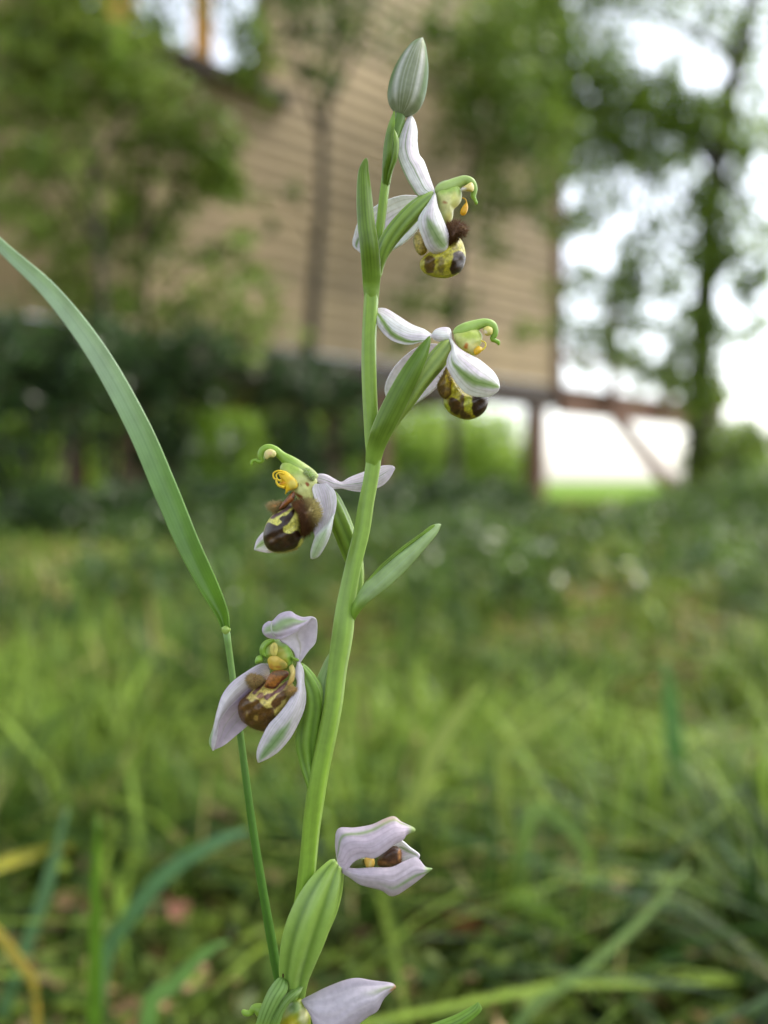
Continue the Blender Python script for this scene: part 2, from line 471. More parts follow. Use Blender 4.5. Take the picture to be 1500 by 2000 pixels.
# ------------------------------------------------------------------ plank cabin on posts
HOUSE_ANG = math.radians(45.4)
house = empty('stilt_cabin', (1.74, 9.0, 0.0))
house.rotation_euler = (0, 0, HOUSE_ANG)
tag(house, 'tan plank cabin raised on brown posts behind the saplings', 'cabin')
def box_mesh(name, sx, sy, sz, mat, bev=0.004):
    x, y, z = sx / 2, sy / 2, sz / 2; b = min(bev, x * .4, y * .4, z * .4)
    V = []
    for (zz, q) in ((-z, b), (-z + b, 0), (z - b, 0), (z, b)):
        V += [(-x + q, -y + q, zz), (x - q, -y + q, zz), (x - q, y - q, zz), (-x + q, y - q, zz)]
    f = [(3, 2, 1, 0), (12, 13, 14, 15)]
    for k in range(3):
        for j in range(4): f.append((k * 4 + j, k * 4 + (j + 1) % 4, (k + 1) * 4 + (j + 1) % 4, (k + 1) * 4 + j))
    me = bpy.data.meshes.new(name); me.from_pydata(V, [], f); me.materials.append(mat); return me
_bm = {}
def hbox(name, x0, x1, y0, y1, z0, z1, mat, rot=(0, 0, 0), parent=None):
    key = (name, round(x1 - x0, 4), round(y1 - y0, 4), round(z1 - z0, 4), mat.name)
    if key not in _bm: _bm[key] = box_mesh(name, x1 - x0, y1 - y0, z1 - z0, mat)
    o = bpy.data.objects.new(name, _bm[key]); COL.objects.link(o)
    o.parent = parent or house; o.location = ((x0 + x1) / 2, (y0 + y1) / 2, (z0 + z1) / 2); o.rotation_euler = rot
    return o
FZ, PITCHZ = 1.2, 0.118
tilt = math.radians(-7.5)
k = 0; z = FZ
while z < 5.2:
    zz0, zz1 = z, z + 0.128
    j = 0.003 * math.sin(k * 12.9)
    if z + 0.06 < 3.0 or z > 4.4:
        hbox('plank', -7.4, -0.02, -0.013 + j, 0.013 + j, zz0, zz1, M_PLANK, (tilt, 0, 0))
    else:
        hbox('plank', -3.60, -0.02, -0.013 + j, 0.013 + j, zz0, zz1, M_PLANK, (tilt, 0, 0))
        hbox('plank', -7.4, -5.10, -0.013 + j, 0.013 + j, zz0, zz1, M_PLANK, (tilt, 0, 0))
    z += PITCHZ; k += 1
hbox('corner_board', -0.05, 0.07, -0.05, 0.09, 1.12, 5.35, M_BEAM)
M_DARKW = rock_mat('dark_frame', (44, 34, 28), (70, 55, 44), 6, (4, 4, 0.7), 0.7, 0.2, 0.004)
hbox('window_sill', -5.2, -3.5, -0.10, 0.16, 2.93, 3.02, M_DARKW)
hbox('window_jamb', -3.66, -3.56, -0.06, 0.12, 3.02, 4.4, M_PLANK)
hbox('window_jamb', -5.16, -5.06, -0.06, 0.12, 3.02, 4.4, M_PLANK)
hbox('window_mullion', -4.74, -4.52, 0.30, 0.42, 3.0, 4.5, M_ORANGE)
hbox('window_mullion', -4.02, -3.90, 0.30, 0.40, 3.0, 4.5, M_ORANGE)
hbox('floor_deck', -7.4, -0.06, 0.06, 3.4, 1.06, 1.17, M_BEAM)
hbox('front_beam', -7.4, -0.08, -0.03, 0.05, 0.96, 1.19, M_DARKW)
for x in (-0.28, -2.5, -4.7, -6.9):
    hbox('post', x - 0.075, x + 0.075, -0.02, 0.13, -0.05, 1.055, M_BEAM)
for x in (-0.28, -3.6, -6.9):
    hbox('post', x - 0.075, x + 0.075, 3.0, 3.15, -0.05, 1.055, M_BEAM)
# open deck beyond the corner
hbox('deck_beam', 0.075, 3.7, -0.03, 0.07, 0.92, 1.17, M_BEAM)
for i in range(12):
    hbox('deck_board', 0.10 + i * 0.302, 0.10 + i * 0.302 + 0.29, -0.06, 1.3, 1.173, 1.205, M_BEAM)
for x in (0.92, 2.2, 3.6):
    hbox('rail_post', x - 0.05, x + 0.05, -0.14, -0.065, 1.0, 2.35 if x < 1 else 1.62, M_BEAM)
hbox('rail', 0.075, 3.66, -0.055, -0.005, 1.47, 1.55, M_BEAM)
for x in (3.45,):
    hbox('post', x - 0.07, x + 0.07, -0.01, 0.12, -0.05, 0.915, M_BEAM)
b = hbox('brace', -0.07, 0.07, -0.11, -0.035, -0.86, 0.86, M_BEAM)
b.location = (1.85, -0.03, 0.52); b.rotation_euler = (0, math.radians(-60), 0)

# ------------------------------------------------------------------ trees and shrubs
def col_path(ps, dist, r):
    P = np.array([Wp(x, y, dist) for x, y in ps]); return P, np.linspace(r[0], r[1], len(P))
def rooted(ps, dist, r):
    P, R = col_path(ps, dist, r); P[0, 2] = -0.03; return P, R
DENS, SPREAD = 1.2, 1.45
def B(px, py, dist, rpx, n, squash=1.0):
    r = rpx / FPX * dist * SPREAD
    return (Wp(px, py, dist), (r, r, r * squash), int(n * DENS))
LG, MG, DG, YG = (142, 164, 66), (112, 140, 56), (58, 86, 38), (150, 168, 74)
p = rooted([(596, 980), (602, 760), (615, 560), (628, 400), (632, 260), (650, 120), (668, -60), (680, -320)], 5.3, (0.045, 0.014))
p2 = col_path([(630, 270), (600, 180), (572, 80), (548, -40), (535, -200)], 5.3, (0.02, 0.008))
p3 = col_path([(640, 210), (676, 140), (708, 60), (742, -60), (760, -180)], 5.35, (0.018, 0.007))
p4 = col_path([(620, 480), (580, 420), (540, 390)], 5.3, (0.008, 0.003))
tree('slender_sapling', 'slender grey forked sapling standing alone before the bare plank wall', 'tree', (p[0][0][0], p[0][0][1], 0), [p, p2, p3, p4],
     [B(600, 60, 5.3, 75, 260), B(690, 40, 5.4, 70, 200), B(560, -60, 5.3, 130, 900), B(720, -120, 5.3, 150, 1000), B(640, -260, 5.3, 170, 1500), B(640, 130, 5.2, 45, 70), B(530, 400, 5.3, 40, 60)],
     0.055, (DG, MG), 21)
DENS = 1.6
p = rooted([(215, 985), (208, 760), (196, 520), (176, 320), (140, 140), (110, -40), (90, -300)], 4.2, (0.024, 0.008))
p2 = col_path([(190, 470), (120, 360), (60, 300), (0, 270)], 4.2, (0.014, 0.005))
p3 = col_path([(180, 340), (240, 240), (330, 180), (420, 150)], 4.2, (0.014, 0.005))
tree('leafy_sapling', 'leafy sapling with a leaning trunk and pale yellow-green leaves', 'tree', (p[0][0][0], p[0][0][1], 0), [p, p2, p3],
     [B(60, 70, 4.2, 80, 420), B(150, 60, 4.2, 70, 380), B(90, 200, 4.2, 75, 360), B(20, 330, 4.2, 70, 300), B(230, 100, 4.2, 60, 280), B(130, 320, 4.2, 65, 260),
      B(40, 150, 4.2, 60, 240), B(190, 170, 4.2, 55, 260), B(100, -120, 4.2, 170, 1500), B(60, 430, 4.1, 45, 120), B(300, 150, 4.2, 50, 160)],
     0.055, (MG, YG), 22)
p = rooted([(292, 990), (288, 740), (282, 520), (290, 330), (303, 160), (318, -40), (330, -320)], 4.8, (0.024, 0.008))
p2 = col_path([(286, 480), (340, 380), (400, 310), (450, 280)], 4.8, (0.012, 0.004))
p3 = col_path([(286, 560), (220, 480), (170, 420)], 4.8, (0.012, 0.004))
p4 = col_path([(286, 620), (380, 520), (470, 470)], 4.8, (0.012, 0.004))
tree('straight_sapling', 'straight dark sapling whose branches reach out below the cabin window', 'tree', (p[0][0][0], p[0][0][1], 0), [p, p2, p3, p4],
     [B(320, 250, 4.8, 50, 240), B(410, 290, 4.8, 60, 260), B(240, 350, 4.8, 60, 230), B(370, 350, 4.8, 50, 150), B(450, 350, 4.8, 40, 120), B(210, 450, 4.8, 55, 190), B(300, 470, 4.8, 55, 120),
      B(460, 480, 4.8, 45, 90), B(390, 610, 4.8, 70, 240), B(230, 600, 4.8, 75, 320), B(500, 620, 4.8, 60, 200), B(330, -160, 4.8, 140, 1000), B(300, 60, 4.8, 40, 70), B(480, 90, 4.9, 40, 130), B(500, 160, 4.9, 35, 90), B(130, 540, 4.8, 70, 240)],
     0.065, (MG, LG), 23)
DENS, SPREAD = 1.15, 1.6
p = rooted([(885, 985), (888, 800), (890, 640), (898, 480), (915, 330), (940, 180), (965, 0)], 6.0, (0.04, 0.012))
p2 = col_path([(896, 500), (850, 400), (820, 330)], 6.0, (0.012, 0.004))
p3 = col_path([(910, 360), (980, 290), (1040, 250)], 6.0, (0.014, 0.004))
tree('bushy_sapling', 'bushy dark green sapling covering the end of the plank wall', 'tree', (p[0][0][0], p[0][0][1], 0), [p, p2, p3],
     [B(960, 240, 6, 75, 520), B(1000, 330, 6, 75, 420), B(910, 170, 6, 60, 240), B(1040, 260, 6, 70, 420), B(940, 420, 6, 55, 170), B(860, 80, 6, 55, 170), B(1050, 400, 6, 40, 90), B(980, 130, 6, 70, 420),
      B(800, 620, 6, 60, 160), B(980, 20, 6, 90, 600), B(860, 590, 6, 50, 120), B(1040, 620, 6, 40, 60)],
     0.075, ((76, 104, 44), (134, 158, 64)), 24)
DENS, SPREAD = 1.8, 1.45
p = rooted([(1362, 985), (1368, 780), (1378, 560), (1392, 380), (1420, 210), (1455, 60), (1490, -120), (1540, -420)], 7.5, (0.12, 0.05))
limbs = [p] + [col_path(q, 7.5, (0.035, 0.008)) for q in
    ([(1400, 330), (1320, 250), (1200, 210), (1060, 190), (940, 150)], [(1440, 120), (1350, 60), (1220, 20), (1080, 20)], [(1390, 400), (1450, 320), (1540, 260)],
     [(1380, 520), (1340, 470), (1300, 490), (1285, 620)], [(1385, 450), (1340, 380), (1245, 350), (1236, 470), (1232, 690)], [(1372, 640), (1330, 600), (1318, 700)], [(1400, 330), (1470, 420), (1500, 560)], [(1385, 470), (1430, 470), (1450, 600)])]
HANG = [(1385, 420, 45, 160), (1385, 520, 40, 160), (1375, 640, 40, 150), (1375, 760, 45, 160), (1335, 740, 50, 150), (1280, 730, 45, 80), (1240, 520, 40, 60), (1235, 600, 30, 60), (1320, 540, 45, 90), (1310, 640, 45, 110), (1245, 680, 35, 60), (1460, 330, 50, 90), (1480, 450, 50, 120), (1440, 520, 45, 110), (1210, 560, 35, 30), (1490, 560, 35, 60), (1240, 330, 50, 70), (1165, 420, 40, 24), (1300, 340, 50, 80), (1345, 430, 45, 70), (1440, 270, 60, 140), (1180, 690, 40, 40), (1270, 430, 50, 50), (1140, 560, 40, 24), (1120, 300, 40, 40), (1400, 900, 60, 260), (1470, 900, 60, 200), (1150, 350, 60, 50), (1130, 470, 50, 40), (1200, 610, 45, 60), (1125, 640, 40, 40), (1190, 480, 50, 40), (1290, 300, 50, 70), (1110, 420, 40, 40), (1170, 540, 45, 50), (1115, 560, 40, 40), (1150, 690, 45, 60), (1210, 400, 45, 50), (1250, 480, 45, 60), (1470, 640, 40, 60), (1440, 880, 50, 200)]
tree('broad_tree', 'broad leaning tree spreading leafy limbs above the open deck', 'tree', (p[0][0][0], p[0][0][1], 0), limbs,
     [B(1040, 130, 7.5, 80, 620), B(1100, 220, 7.5, 80, 720), B(1170, 170, 7.4, 65, 420), B(1230, 225, 7.5, 70, 620), B(1310, 235, 7.5, 60, 480), B(1370, 250, 7.4, 50, 300), B(1090, 60, 7.5, 70, 420), B(1010, 60, 7.5, 80, 520),
      B(1160, 270, 7.5, 60, 420), B(1440, 230, 7.5, 55, 200), B(1300, 150, 7.5, 40, 60), B(1230, 120, 7.5, 40, 40), B(1390, 40, 7.5, 40, 30), B(1470, 110, 7.5, 60, 170), B(1150, -40, 7.5, 110, 800),
      B(1350, -120, 7.5, 140, 1200), B(1480, -140, 7.5, 150, 1200),] + [B(x, y, 7.4, r * 0.95, n * 1.5) for x, y, r, n in HANG],
     0.08, ((74, 104, 36), (160, 186, 66)), 25)

DENS, SPREAD = 1.0, 1.15
def shrub(name, label, px, py, dist, blobs, cols, seed, size=0.05, group=None):
    g = Wp(px, 940, dist); base = np.array([g[0], g[1], 0.0]); paths = []
    for c, r, n in blobs:
        q = np.array(c); paths.append((np.array([base + [0, 0, -0.03], base * 0.5 + q * 0.5 + [0.02, 0, 0.0], q]), np.array([0.014, 0.009, 0.004])))
    return tree(name, label, 'shrub', base, paths, blobs, size, cols, seed, group, 'foliage', 'stems')
DK, DK2 = (32, 52, 28), (76, 104, 52)
shrub('dark_shrub', 'tall dark shrub growing beneath the leaning leafy sapling', 60, 720, 3.6, [B(30, 700, 3.6, 110, 1100), B(110, 760, 3.6, 90, 800), B(-60, 800, 3.6, 120, 900), B(170, 690, 3.6, 80, 500)], (DK, DK2), 41)
shrub('dark_shrub', 'dark shrub at the foot of the straight sapling', 300, 700, 4.3, [B(260, 720, 4.3, 90, 900), B(340, 760, 4.3, 70, 600), B(240, 850, 4.3, 80, 700), B(330, 870, 4.3, 60, 400), B(400, 690, 4.3, 60, 420)], (DK, DK2), 42)
shrub('dark_shrub', 'dark shrub at the foot of the slender forked sapling', 560, 740, 4.9, [B(500, 730, 4.9, 55, 420), B(590, 740, 4.9, 60, 520), B(560, 840, 4.9, 40, 300), B(680, 760, 4.9, 60, 420), B(580, 920, 4.9, 70, 600), B(690, 860, 4.9, 50, 340)], (DK, (78, 108, 58)), 43)
lows = [(60, 1000, 3.5, 110, 'low bush with dark leaves below the tall dark shrub'), (220, 1005, 3.4, 110, 'low dark bush rooted before the straight sapling'),
        (380, 985, 3.7, 120, 'low spreading bush between the two left saplings and the forked one'), (540, 990, 4.0, 110, 'low bush hiding the foot of the forked sapling'),
        (690, 985, 4.2, 110, 'low bush beside the forked sapling, under the cabin floor'), (830, 975, 4.6, 110, 'low bush hiding the foot of the bushy sapling'), (960, 985, 4.9, 90, 'low bush beside the cabin corner post')]
for i, (px, py, d, r, lab) in enumerate(lows):
    shrub('low_bush', lab, px, py, d, [B(px, py, d, r * 0.8, 900, 0.7), B(px - r * 0.6, py + 10, d, r * 0.6, 500, 0.7), B(px + r * 0.6, py + 5, d, r * 0.6, 500, 0.7)], (DK, (74, 102, 46)), 50 + i, 0.04)
rights = [(1090, 1030, 5.6, 70, 'low green bush before the open deck post'), (1200, 1025, 5.4, 80, 'low green bush under the deck brace'), (1310, 1000, 5.2, 95, 'green bush before the foot of the broad tree'),
          (1420, 985, 4.8, 110, 'tall green bush beside the broad tree trunk'), (1520, 960, 4.6, 120, 'tallest green bush, on the far side of the broad tree trunk'), (1400, 1110, 3.2, 120, 'bright low bush at the edge of the turf by the broad tree')]
for i, (px, py, d, r, lab) in enumerate(rights):
    shrub('green_bush', lab, px, py, d, [B(px, py, d, r * 0.75, 900, 0.7), B(px - r * 0.6, py + 10, d, r * 0.55, 450, 0.7), B(px + r * 0.6, py + 5, d, r * 0.55, 450, 0.7)], ((66, 94, 42), (124, 152, 72)), 70 + i, 0.04)
# unseen big tree, added so its crown shades the orchid under a bright sky
tp = [(np.array([[-2.6, -1.8, -0.05], [-2.5, -1.7, 1.5], [-2.3, -1.4, 3.2], [-1.8, -0.9, 4.6]]), np.array([.2, .17, .14, .1]))]
for ex, ey, ez in ((1.8, -0.6, 5.0), (-0.2, 1.5, 4.8), (-3.6, 0.8, 5.0), (0.6, -3.4, 5.2), (2.2, 1.6, 5.2)):
    tp.append((np.array([[-2.3, -1.4, 3.2], [(ex - 2.3) / 2, (ey - 1.4) / 2, 4.3], [ex, ey, ez]]), np.array([.09, .06, .02])))
CAN = 0.5
tree('added_shade_tree', 'unseen tall tree added over the clearing to shade the orchid', 'tree', (-2.6, -1.8, 0), tp,
     [((-1.8, -0.9, 4.9), (1.8, 1.8, .7), int(1700 * CAN)), ((1.8, -0.6, 5.0), (1.8, 1.8, .7), int(1700 * CAN)), ((-0.2, 1.3, 4.9), (1.7, 1.4, .6), int(1500 * CAN)), ((-3.6, 0.8, 5.0), (1.7, 1.7, .7), int(1500 * CAN)), ((0.6, -3.4, 5.2), (2.2, 1.8, .7), int(1700 * CAN)), ((2.6, 1.4, 5.2), (1.5, 1.5, .6), int(1200 * CAN))],
     0.24, (DG, LG), 26)
# sunlit hedge on the far side of the meadow, seen under the cabin floor
hedge = [(-40, 850, 15), (80, 840, 15), (200, 830, 16), (330, 825, 17), (450, 815, 17), (560, 825, 18), (670, 830, 18), (780, 850, 19), (880, 870, 20), (950, 890, 21)]
for i, (px, py, d) in enumerate(hedge):
    shrub('hedge_bush', 'pale sunlit hedge bush across the meadow beneath the cabin floor', px, py, d, [B(px, py, d, 85, 2400, 0.9), B(px - 45, 915, d, 55, 800, 0.7), B(px + 45, 915, d, 55, 800, 0.7)],
          ((104, 136, 44), (176, 198, 86)), 90 + i, 0.17, 'hedge bushes across the meadow')

# ------------------------------------------------------------------ turf
def blades(n, ymin, ymax, hmin, hmax, wmin, wmax, seed, pw=1.6, lean=0.6, gap=0.50):
    r_ = np.random.default_rng(seed)
    u = r_.random(n); e = 1 - pw
    y = ((ymin ** e) + u * (ymax ** e - ymin ** e)) ** (1 / e)
    x = r_.uniform(-1, 1, n) * (0.56 * y + 0.12)
    sc = 1 / (0.25 + 0.35 * y)
    tuft = 0.6 * vnoise(x * sc, y * sc, 5.0, 3) + 0.4 * vnoise(x * sc, y * sc, 11.0, 4)
    keep = tuft > r_.uniform(gap - 0.22, gap + 0.12, n) + 0.10 * sstep(0.9, 0.4, y)
    x, y, tuft, n = x[keep], y[keep], tuft[keep], int(keep.sum())
    hgt = r_.uniform(hmin, hmax, n) * (0.35 + 1.1 * tuft) * (0.8 + 0.12 * np.minimum(y, 3))
    w = r_.uniform(wmin, wmax, n) * (0.8 + 0.3 * np.minimum(y, 4))
    az = r_.uniform(0, 2 * np.pi, n); ln = np.abs(r_.normal(0, lean, n))
    D = np.stack([np.cos(az), np.sin(az)], -1); Sd = np.stack([-np.sin(az + r_.normal(0, .5, n)), np.cos(az)], -1)
    Sd /= np.linalg.norm(Sd, axis=1)[:, None]
    K = 5; V = np.zeros((n, K, 2, 3)); z0 = ground_z(x, y)
    for k in range(K):
        t = k / (K - 1)
        off = D * (hgt * ln * t ** 1.7)[:, None]
        zz = z0 + hgt * (t - 0.38 * np.minimum(ln, 1.3) * t ** 2.4)
        ww = w * (1 - t ** 1.8) * 0.5 + 1e-5
        for s, sg in ((0, -1), (1, 1)):
            V[:, k, s, 0] = x + off[:, 0] + Sd[:, 0] * ww * sg; V[:, k, s, 1] = y + off[:, 1] + Sd[:, 1] * ww * sg; V[:, k, s, 2] = zz - 0.004
    base = (np.arange(n) * K * 2)[:, None]
    f = np.concatenate([base + np.array([[2 * k, 2 * k + 1, 2 * k + 3, 2 * k + 2]]) for k in range(K - 1)])
    patch = vnoise(x, y, 3.2, 8) * 0.6 + vnoise(x, y, 9, 9) * 0.4
    c = mixc(lin((46, 76, 26)), lin((126, 150, 56)), sstep(0.25, 0.75, patch + r_.normal(0, 0.16, n)))
    dry = vnoise(x, y, 2.3, 12)
    c = mixc(c, lin((188, 172, 112)), (r_.random(n) < 0.04 + 0.16 * sstep(0.55, 0.85, dry)).astype(float) * 0.85)
    c = np.minimum(c * r_.uniform(0.5, 1.65, n)[:, None], 0.6)
    return V.reshape(-1, 3), f, np.repeat(c, K * 2, 0)
V, f, C = blades(40000, 0.27, 5.5, 0.03, 0.085, 0.0018, 0.0042, 31)
tag(build('grass', V, f, M_GRASS, cols=C), 'short tufted green grass growing over the ground behind the orchid', 'grass', kind='stuff')
V, f, C = blades(15000, 0.30, 3.2, 0.05, 0.15, 0.003, 0.008, 32, 1.3, 1.3)
tag(build('tall_grass', V, f, M_GRASS, cols=C), 'taller arching grass blades scattered through the short turf', 'grass', kind='stuff')
def undergrowth():
    r_ = np.random.default_rng(79); bl = []
    for i in range(150):
        y = 1.5 + 2.6 * r_.random() ** 0.7; x = r_.uniform(-0.55, 0.55) * y
        if vnoise(x, y, 1.4, 15) < 0.42 - 0.12 * (y - 1.5): continue
        r = r_.uniform(0.06, 0.13) * (0.7 + 0.15 * y)
        bl.append(((x, y, r * 0.5), (r, r, r * 0.6), 90))
    return leaf_cloud(bl, 0.035, ((42, 66, 28), (96, 122, 50)), 80, clump=0.35)
V, f, C = undergrowth()
tag(build('undergrowth', V, f, M_LEAF, cols=C, smooth=False), 'patchy low leafy undergrowth where the turf meets the bushes', 'undergrowth', kind='stuff')
def cover():
    r_ = np.random.default_rng(77); n = 16000
    u = r_.random(n); y = (0.30 ** -0.7 + u * (4.5 ** -0.7 - 0.30 ** -0.7)) ** (1 / -0.7)
    x = r_.uniform(-1, 1, n) * (0.56 * y + 0.12)
    V, f, C = leaf_cloud([((0, 0, 0), (0.001, 0.001, 0.001), n)], 1.0, ((44, 68, 24), (124, 144, 54), (170, 142, 100)), 78)
    V = V.reshape(n, 4, 3); V = V - V[:, :1]
    V *= (0.009 + 0.011 * np.minimum(y, 4))[:, None, None]
    V[..., 2] *= 0.7
    V += np.stack([x, y, ground_z(x, y) + r_.uniform(0.003, 0.028, n)], -1)[:, None]
    return V.reshape(-1, 3), f, C
V, f, C = cover()
tag(build('ground_cover', V, f, M_GRASS, cols=C, smooth=False), 'small low herb leaves and moss between the grass tufts', 'ground cover', kind='stuff')

# ------------------------------------------------------------------ dead leaves and single grass blades out of focus
def leaf_thing(name, label, px, py, dist, size, col, group=None, seed=0, lift=0.012):
    r_ = np.random.default_rng(200 + seed)
    p = Wp(px, py, dist)
    if py > 1100:                                     # put it where that line of sight meets the litter
        dz = (H - lift) / max((H - p[2]), 1e-4); q = np.array([0, 0, H]) + (p - [0, 0, H]) * dz
    else: q = p
    nv, nu = 11, 7; v = np.linspace(0, 1, nv); u = np.linspace(-1, 1, nu)
    w = 0.42 * np.sin(np.pi * v ** 0.8) ** 0.8 + 0.01
    X = (v[:, None] - 0.5) + 0 * u; Yy = w[:, None] * u[None]; Z = 0.22 * u[None] ** 2 * w[:, None] + 0.18 * np.sin(v * 3 + r_.random() * 3)[:, None] + 0.05 * np.sin(u * 5 + v[:, None] * 7)
    P = np.stack([X, Yy, Z], -1).reshape(-1, 3) * size
    a, t = r_.uniform(0, 6.28), r_.uniform(-0.7, 0.7)
    Rz = np.array([[math.cos(a), -math.sin(a), 0], [math.sin(a), math.cos(a), 0], [0, 0, 1]]); Rx = np.array([[1, 0, 0], [0, math.cos(t), -math.sin(t)], [0, math.sin(t), math.cos(t)]])
    P = P @ (Rz @ Rx).T
    c = np.tile(lin(col), (len(P), 1)) * (1 - 0.35 * np.exp(-(np.tile(u, nv) / 0.12) ** 2))[:, None]
    o = build(name, P + q, grid_faces(nv, nu), M_DEAD, cols=c, origin=q)
    sd = o.modifiers.new('thickness', 'SOLIDIFY'); sd.thickness = 0.0005
    tag(o, label, 'dead leaf', group); return o
leaf_thing('fallen_leaf', 'rust-red dead leaf lying below the half-closed flower', 925, 1785, .5, 0.038, (112, 50, 26), seed=1, lift=0.02)
leaf_thing('fallen_leaf', 'dark brown dead leaf beside the rust-red leaf', 850, 1800, .5, 0.034, (70, 44, 30), seed=2, lift=0.02)
leaf_thing('fallen_leaf', 'small pinkish tan leaf beside the rust-red leaf', 985, 1800, .5, 0.014, (160, 124, 104), seed=3, lift=0.022)
leaf_thing('fallen_leaf', 'pinkish dead leaf in the grass behind the arching blue-green blade', 350, 1785, .5, 0.014, (150, 104, 84), seed=4, lift=0.022)
leaf_thing('fallen_leaf', 'pale tan dead leaf in the turf beside the long grass stalk', 430, 1580, .5, 0.024, (160, 130, 106), seed=5, lift=0.025)
for i, (px, py, sz, c) in enumerate([(960, 1965, .012, (176, 120, 100)), (1250, 1955, .010, (186, 110, 80)), (1440, 1965, .016, (196, 172, 126)), (1100, 1880, .012, (160, 124, 90)), (700, 1850, .02, (96, 70, 48)), (1060, 1960, .015, (96, 60, 44)),
        (1330, 1790, .014, (166, 140, 110)), (1080, 1470, .03, (170, 146, 120)), (1140, 1560, .025, (160, 130, 110)), (90, 1790, .012, (120, 80, 60)), (1430, 1510, .028, (150, 122, 86)), (1400, 1600, .02, (164, 138, 90)),
        (640, 1740, .018, (110, 80, 52)), (870, 1900, .014, (130, 84, 60)), (200, 1960, .012, (140, 110, 70)), (420, 1930, .014, (126, 96, 66)), (1180, 1640, .018, (150, 120, 84))] + [(int(rng.uniform(20, 1480)), int(rng.uniform(1480, 1990)), rng.uniform(.01, .022), [(150, 116, 86), (118, 84, 60), (176, 146, 112), (132, 92, 70)][k % 4]) for k in range(45)]):
    leaf_thing('litter_leaf', 'small dry leaf fallen among the grass blades', px, py, .5, sz, c, 'dry leaves in the turf', 10 + i)

def blade_thing(name, label, path, col0, col1, group=None):
    """path: (px, py, width_px, distance m); the last point is carried down to the soil"""
    P = np.asarray(path, float)
    g = pt(P[-1, 0], P[-1, 1], -(P[-1, 3] - S) * 1e3)
    if g[2] > 0.0:                                    # straight on down to the ground
        yb = 940 + (H + 0.004) * FPX / P[-1, 3] * 1.0
        P = np.concatenate([P, [[P[-1, 0] + (P[-1, 0] - P[-2, 0]) * 0.3, max(yb + 12, P[-1, 1] + 10), P[-1, 2], P[-1, 3]]]])
    Q = catmull(P, 28)
    T = np.gradient(Q[:, :2], axis=0); T /= np.linalg.norm(T, axis=1)[:, None] + 1e-9
    Nn = np.stack([-T[:, 1], T[:, 0]], -1)
    d = -(Q[:, 3] - S) * 1e3
    u = np.linspace(-1, 1, 5)
    xy = Q[:, None, :2] + Nn[:, None] * (Q[:, 2] / 2)[:, None, None] * u[None, :, None]
    fold = (Q[:, 2] / FPX * Q[:, 3] * 1e3 * 0.25)[:, None] * (1 - np.abs(u))[None]
    V = pt(xy[..., 0], xy[..., 1], d[:, None] - fold).reshape(-1, 3)
    v = np.repeat(np.linspace(0, 1, 28), 5)
    org = V[-3] * [1, 1, 0]
    o = build(name, V, grid_faces(28, 5), M_BLADE, cols=np.minimum(mixc(lin(col0), lin(col1), v) * 1.35, 0.6), origin=org)
    sd = o.modifiers.new('thickness', 'SOLIDIFY'); sd.thickness = 0.0003
    tag(o, label, 'grass', group); return o
blade_thing('grass_shoot', 'blue-green grass blade arching up behind the long stalk', [(484, 1622, 4, .33), (430, 1642, 20, .33), (330, 1702, 30, .34), (255, 1790, 32, .35), (200, 1890, 28, .36)], (112, 150, 108), (104, 140, 90))
blade_thing('grass_shoot', 'upright narrow green grass blade left of the arching blue-green one', [(190, 1590, 3, .27), (188, 1680, 14, .27), (186, 1800, 24, .27), (184, 2000, 28, .27)], (104, 140, 44), (92, 128, 40))
blade_thing('grass_shoot', 'broad green grass blade leaning away from the base of the long stalk', [(446, 1838, 4, .27), (400, 1862, 18, .27), (335, 1930, 28, .27), (288, 2000, 32, .27)], (120, 158, 84), (116, 152, 76))
blade_thing('grass_shoot', 'yellow grass blade lying nearly flat in the turf', [(140, 1655, 4, .5), (70, 1668, 20, .5), (0, 1690, 24, .48), (-60, 1716, 22, .46)], (176, 170, 62), (160, 158, 60))
blade_thing('grass_shoot', 'ochre dying grass blade beside the blue-green tuft', [(-40, 1790, 14, .3), (0, 1830, 20, .3), (40, 1885, 20, .3), (70, 1960, 12, .3)], (196, 164, 70), (176, 150, 70))
blade_thing('grass_shoot', 'blue-green blade crossed by the upright narrow one', [(130, 1580, 4, .36), (105, 1680, 18, .36), (82, 1760, 24, .36), (40, 1880, 24, .36), (0, 2000, 24, .36)], (112, 146, 104), (96, 130, 80))
blade_thing('grass_shoot', 'thin straight grass blade slanting over the litter, right of the small lower leaf', [(1345, 1690, 4, .36), (1260, 1790, 14, .35), (1150, 1890, 18, .34), (1010, 2005, 20, .33)], (128, 152, 84), (122, 148, 80))
blade_thing('grass_shoot', 'bright green blade bent down beside the rust-red leaf', [(1195, 1862, 4, .42), (1110, 1816, 26, .42), (1040, 1770, 34, .43), (1010, 1745, 30, .44), (1000, 1800, 20, .44)], (130, 158, 50), (126, 150, 48))
blade_thing('grass_shoot', 'pale kinked grass blade rising behind the half-closed flower', [(940, 1340, 4, .50), (890, 1405, 24, .50), (845, 1470, 30, .50), (828, 1520, 30, .50), (800, 1620, 28, .50)], (164, 176, 92), (150, 162, 84))
blade_thing('grass_shoot', 'second pale kinked blade, leaning over the tan litter', [(1130, 1360, 4, .52), (1060, 1410, 18, .52), (985, 1475, 22, .52), (985, 1540, 22, .52), (990, 1640, 20, .52)], (156, 170, 84), (150, 164, 80))
blade_thing('grass_shoot', 'grass blade folded over like an arch above the litter', [(1160, 1720, 8, .46), (1130, 1640, 22, .46), (1060, 1580, 26, .46), (1030, 1610, 28, .46), (1018, 1720, 28, .46)], (128, 154, 80), (138, 160, 84))
blade_thing('grass_shoot', 'upright blue-green blade before the bright low bush', [(1300, 1290, 6, .6), (1312, 1400, 34, .6), (1322, 1500, 36, .6), (1330, 1620, 30, .6)], (104, 146, 84), (98, 136, 70))

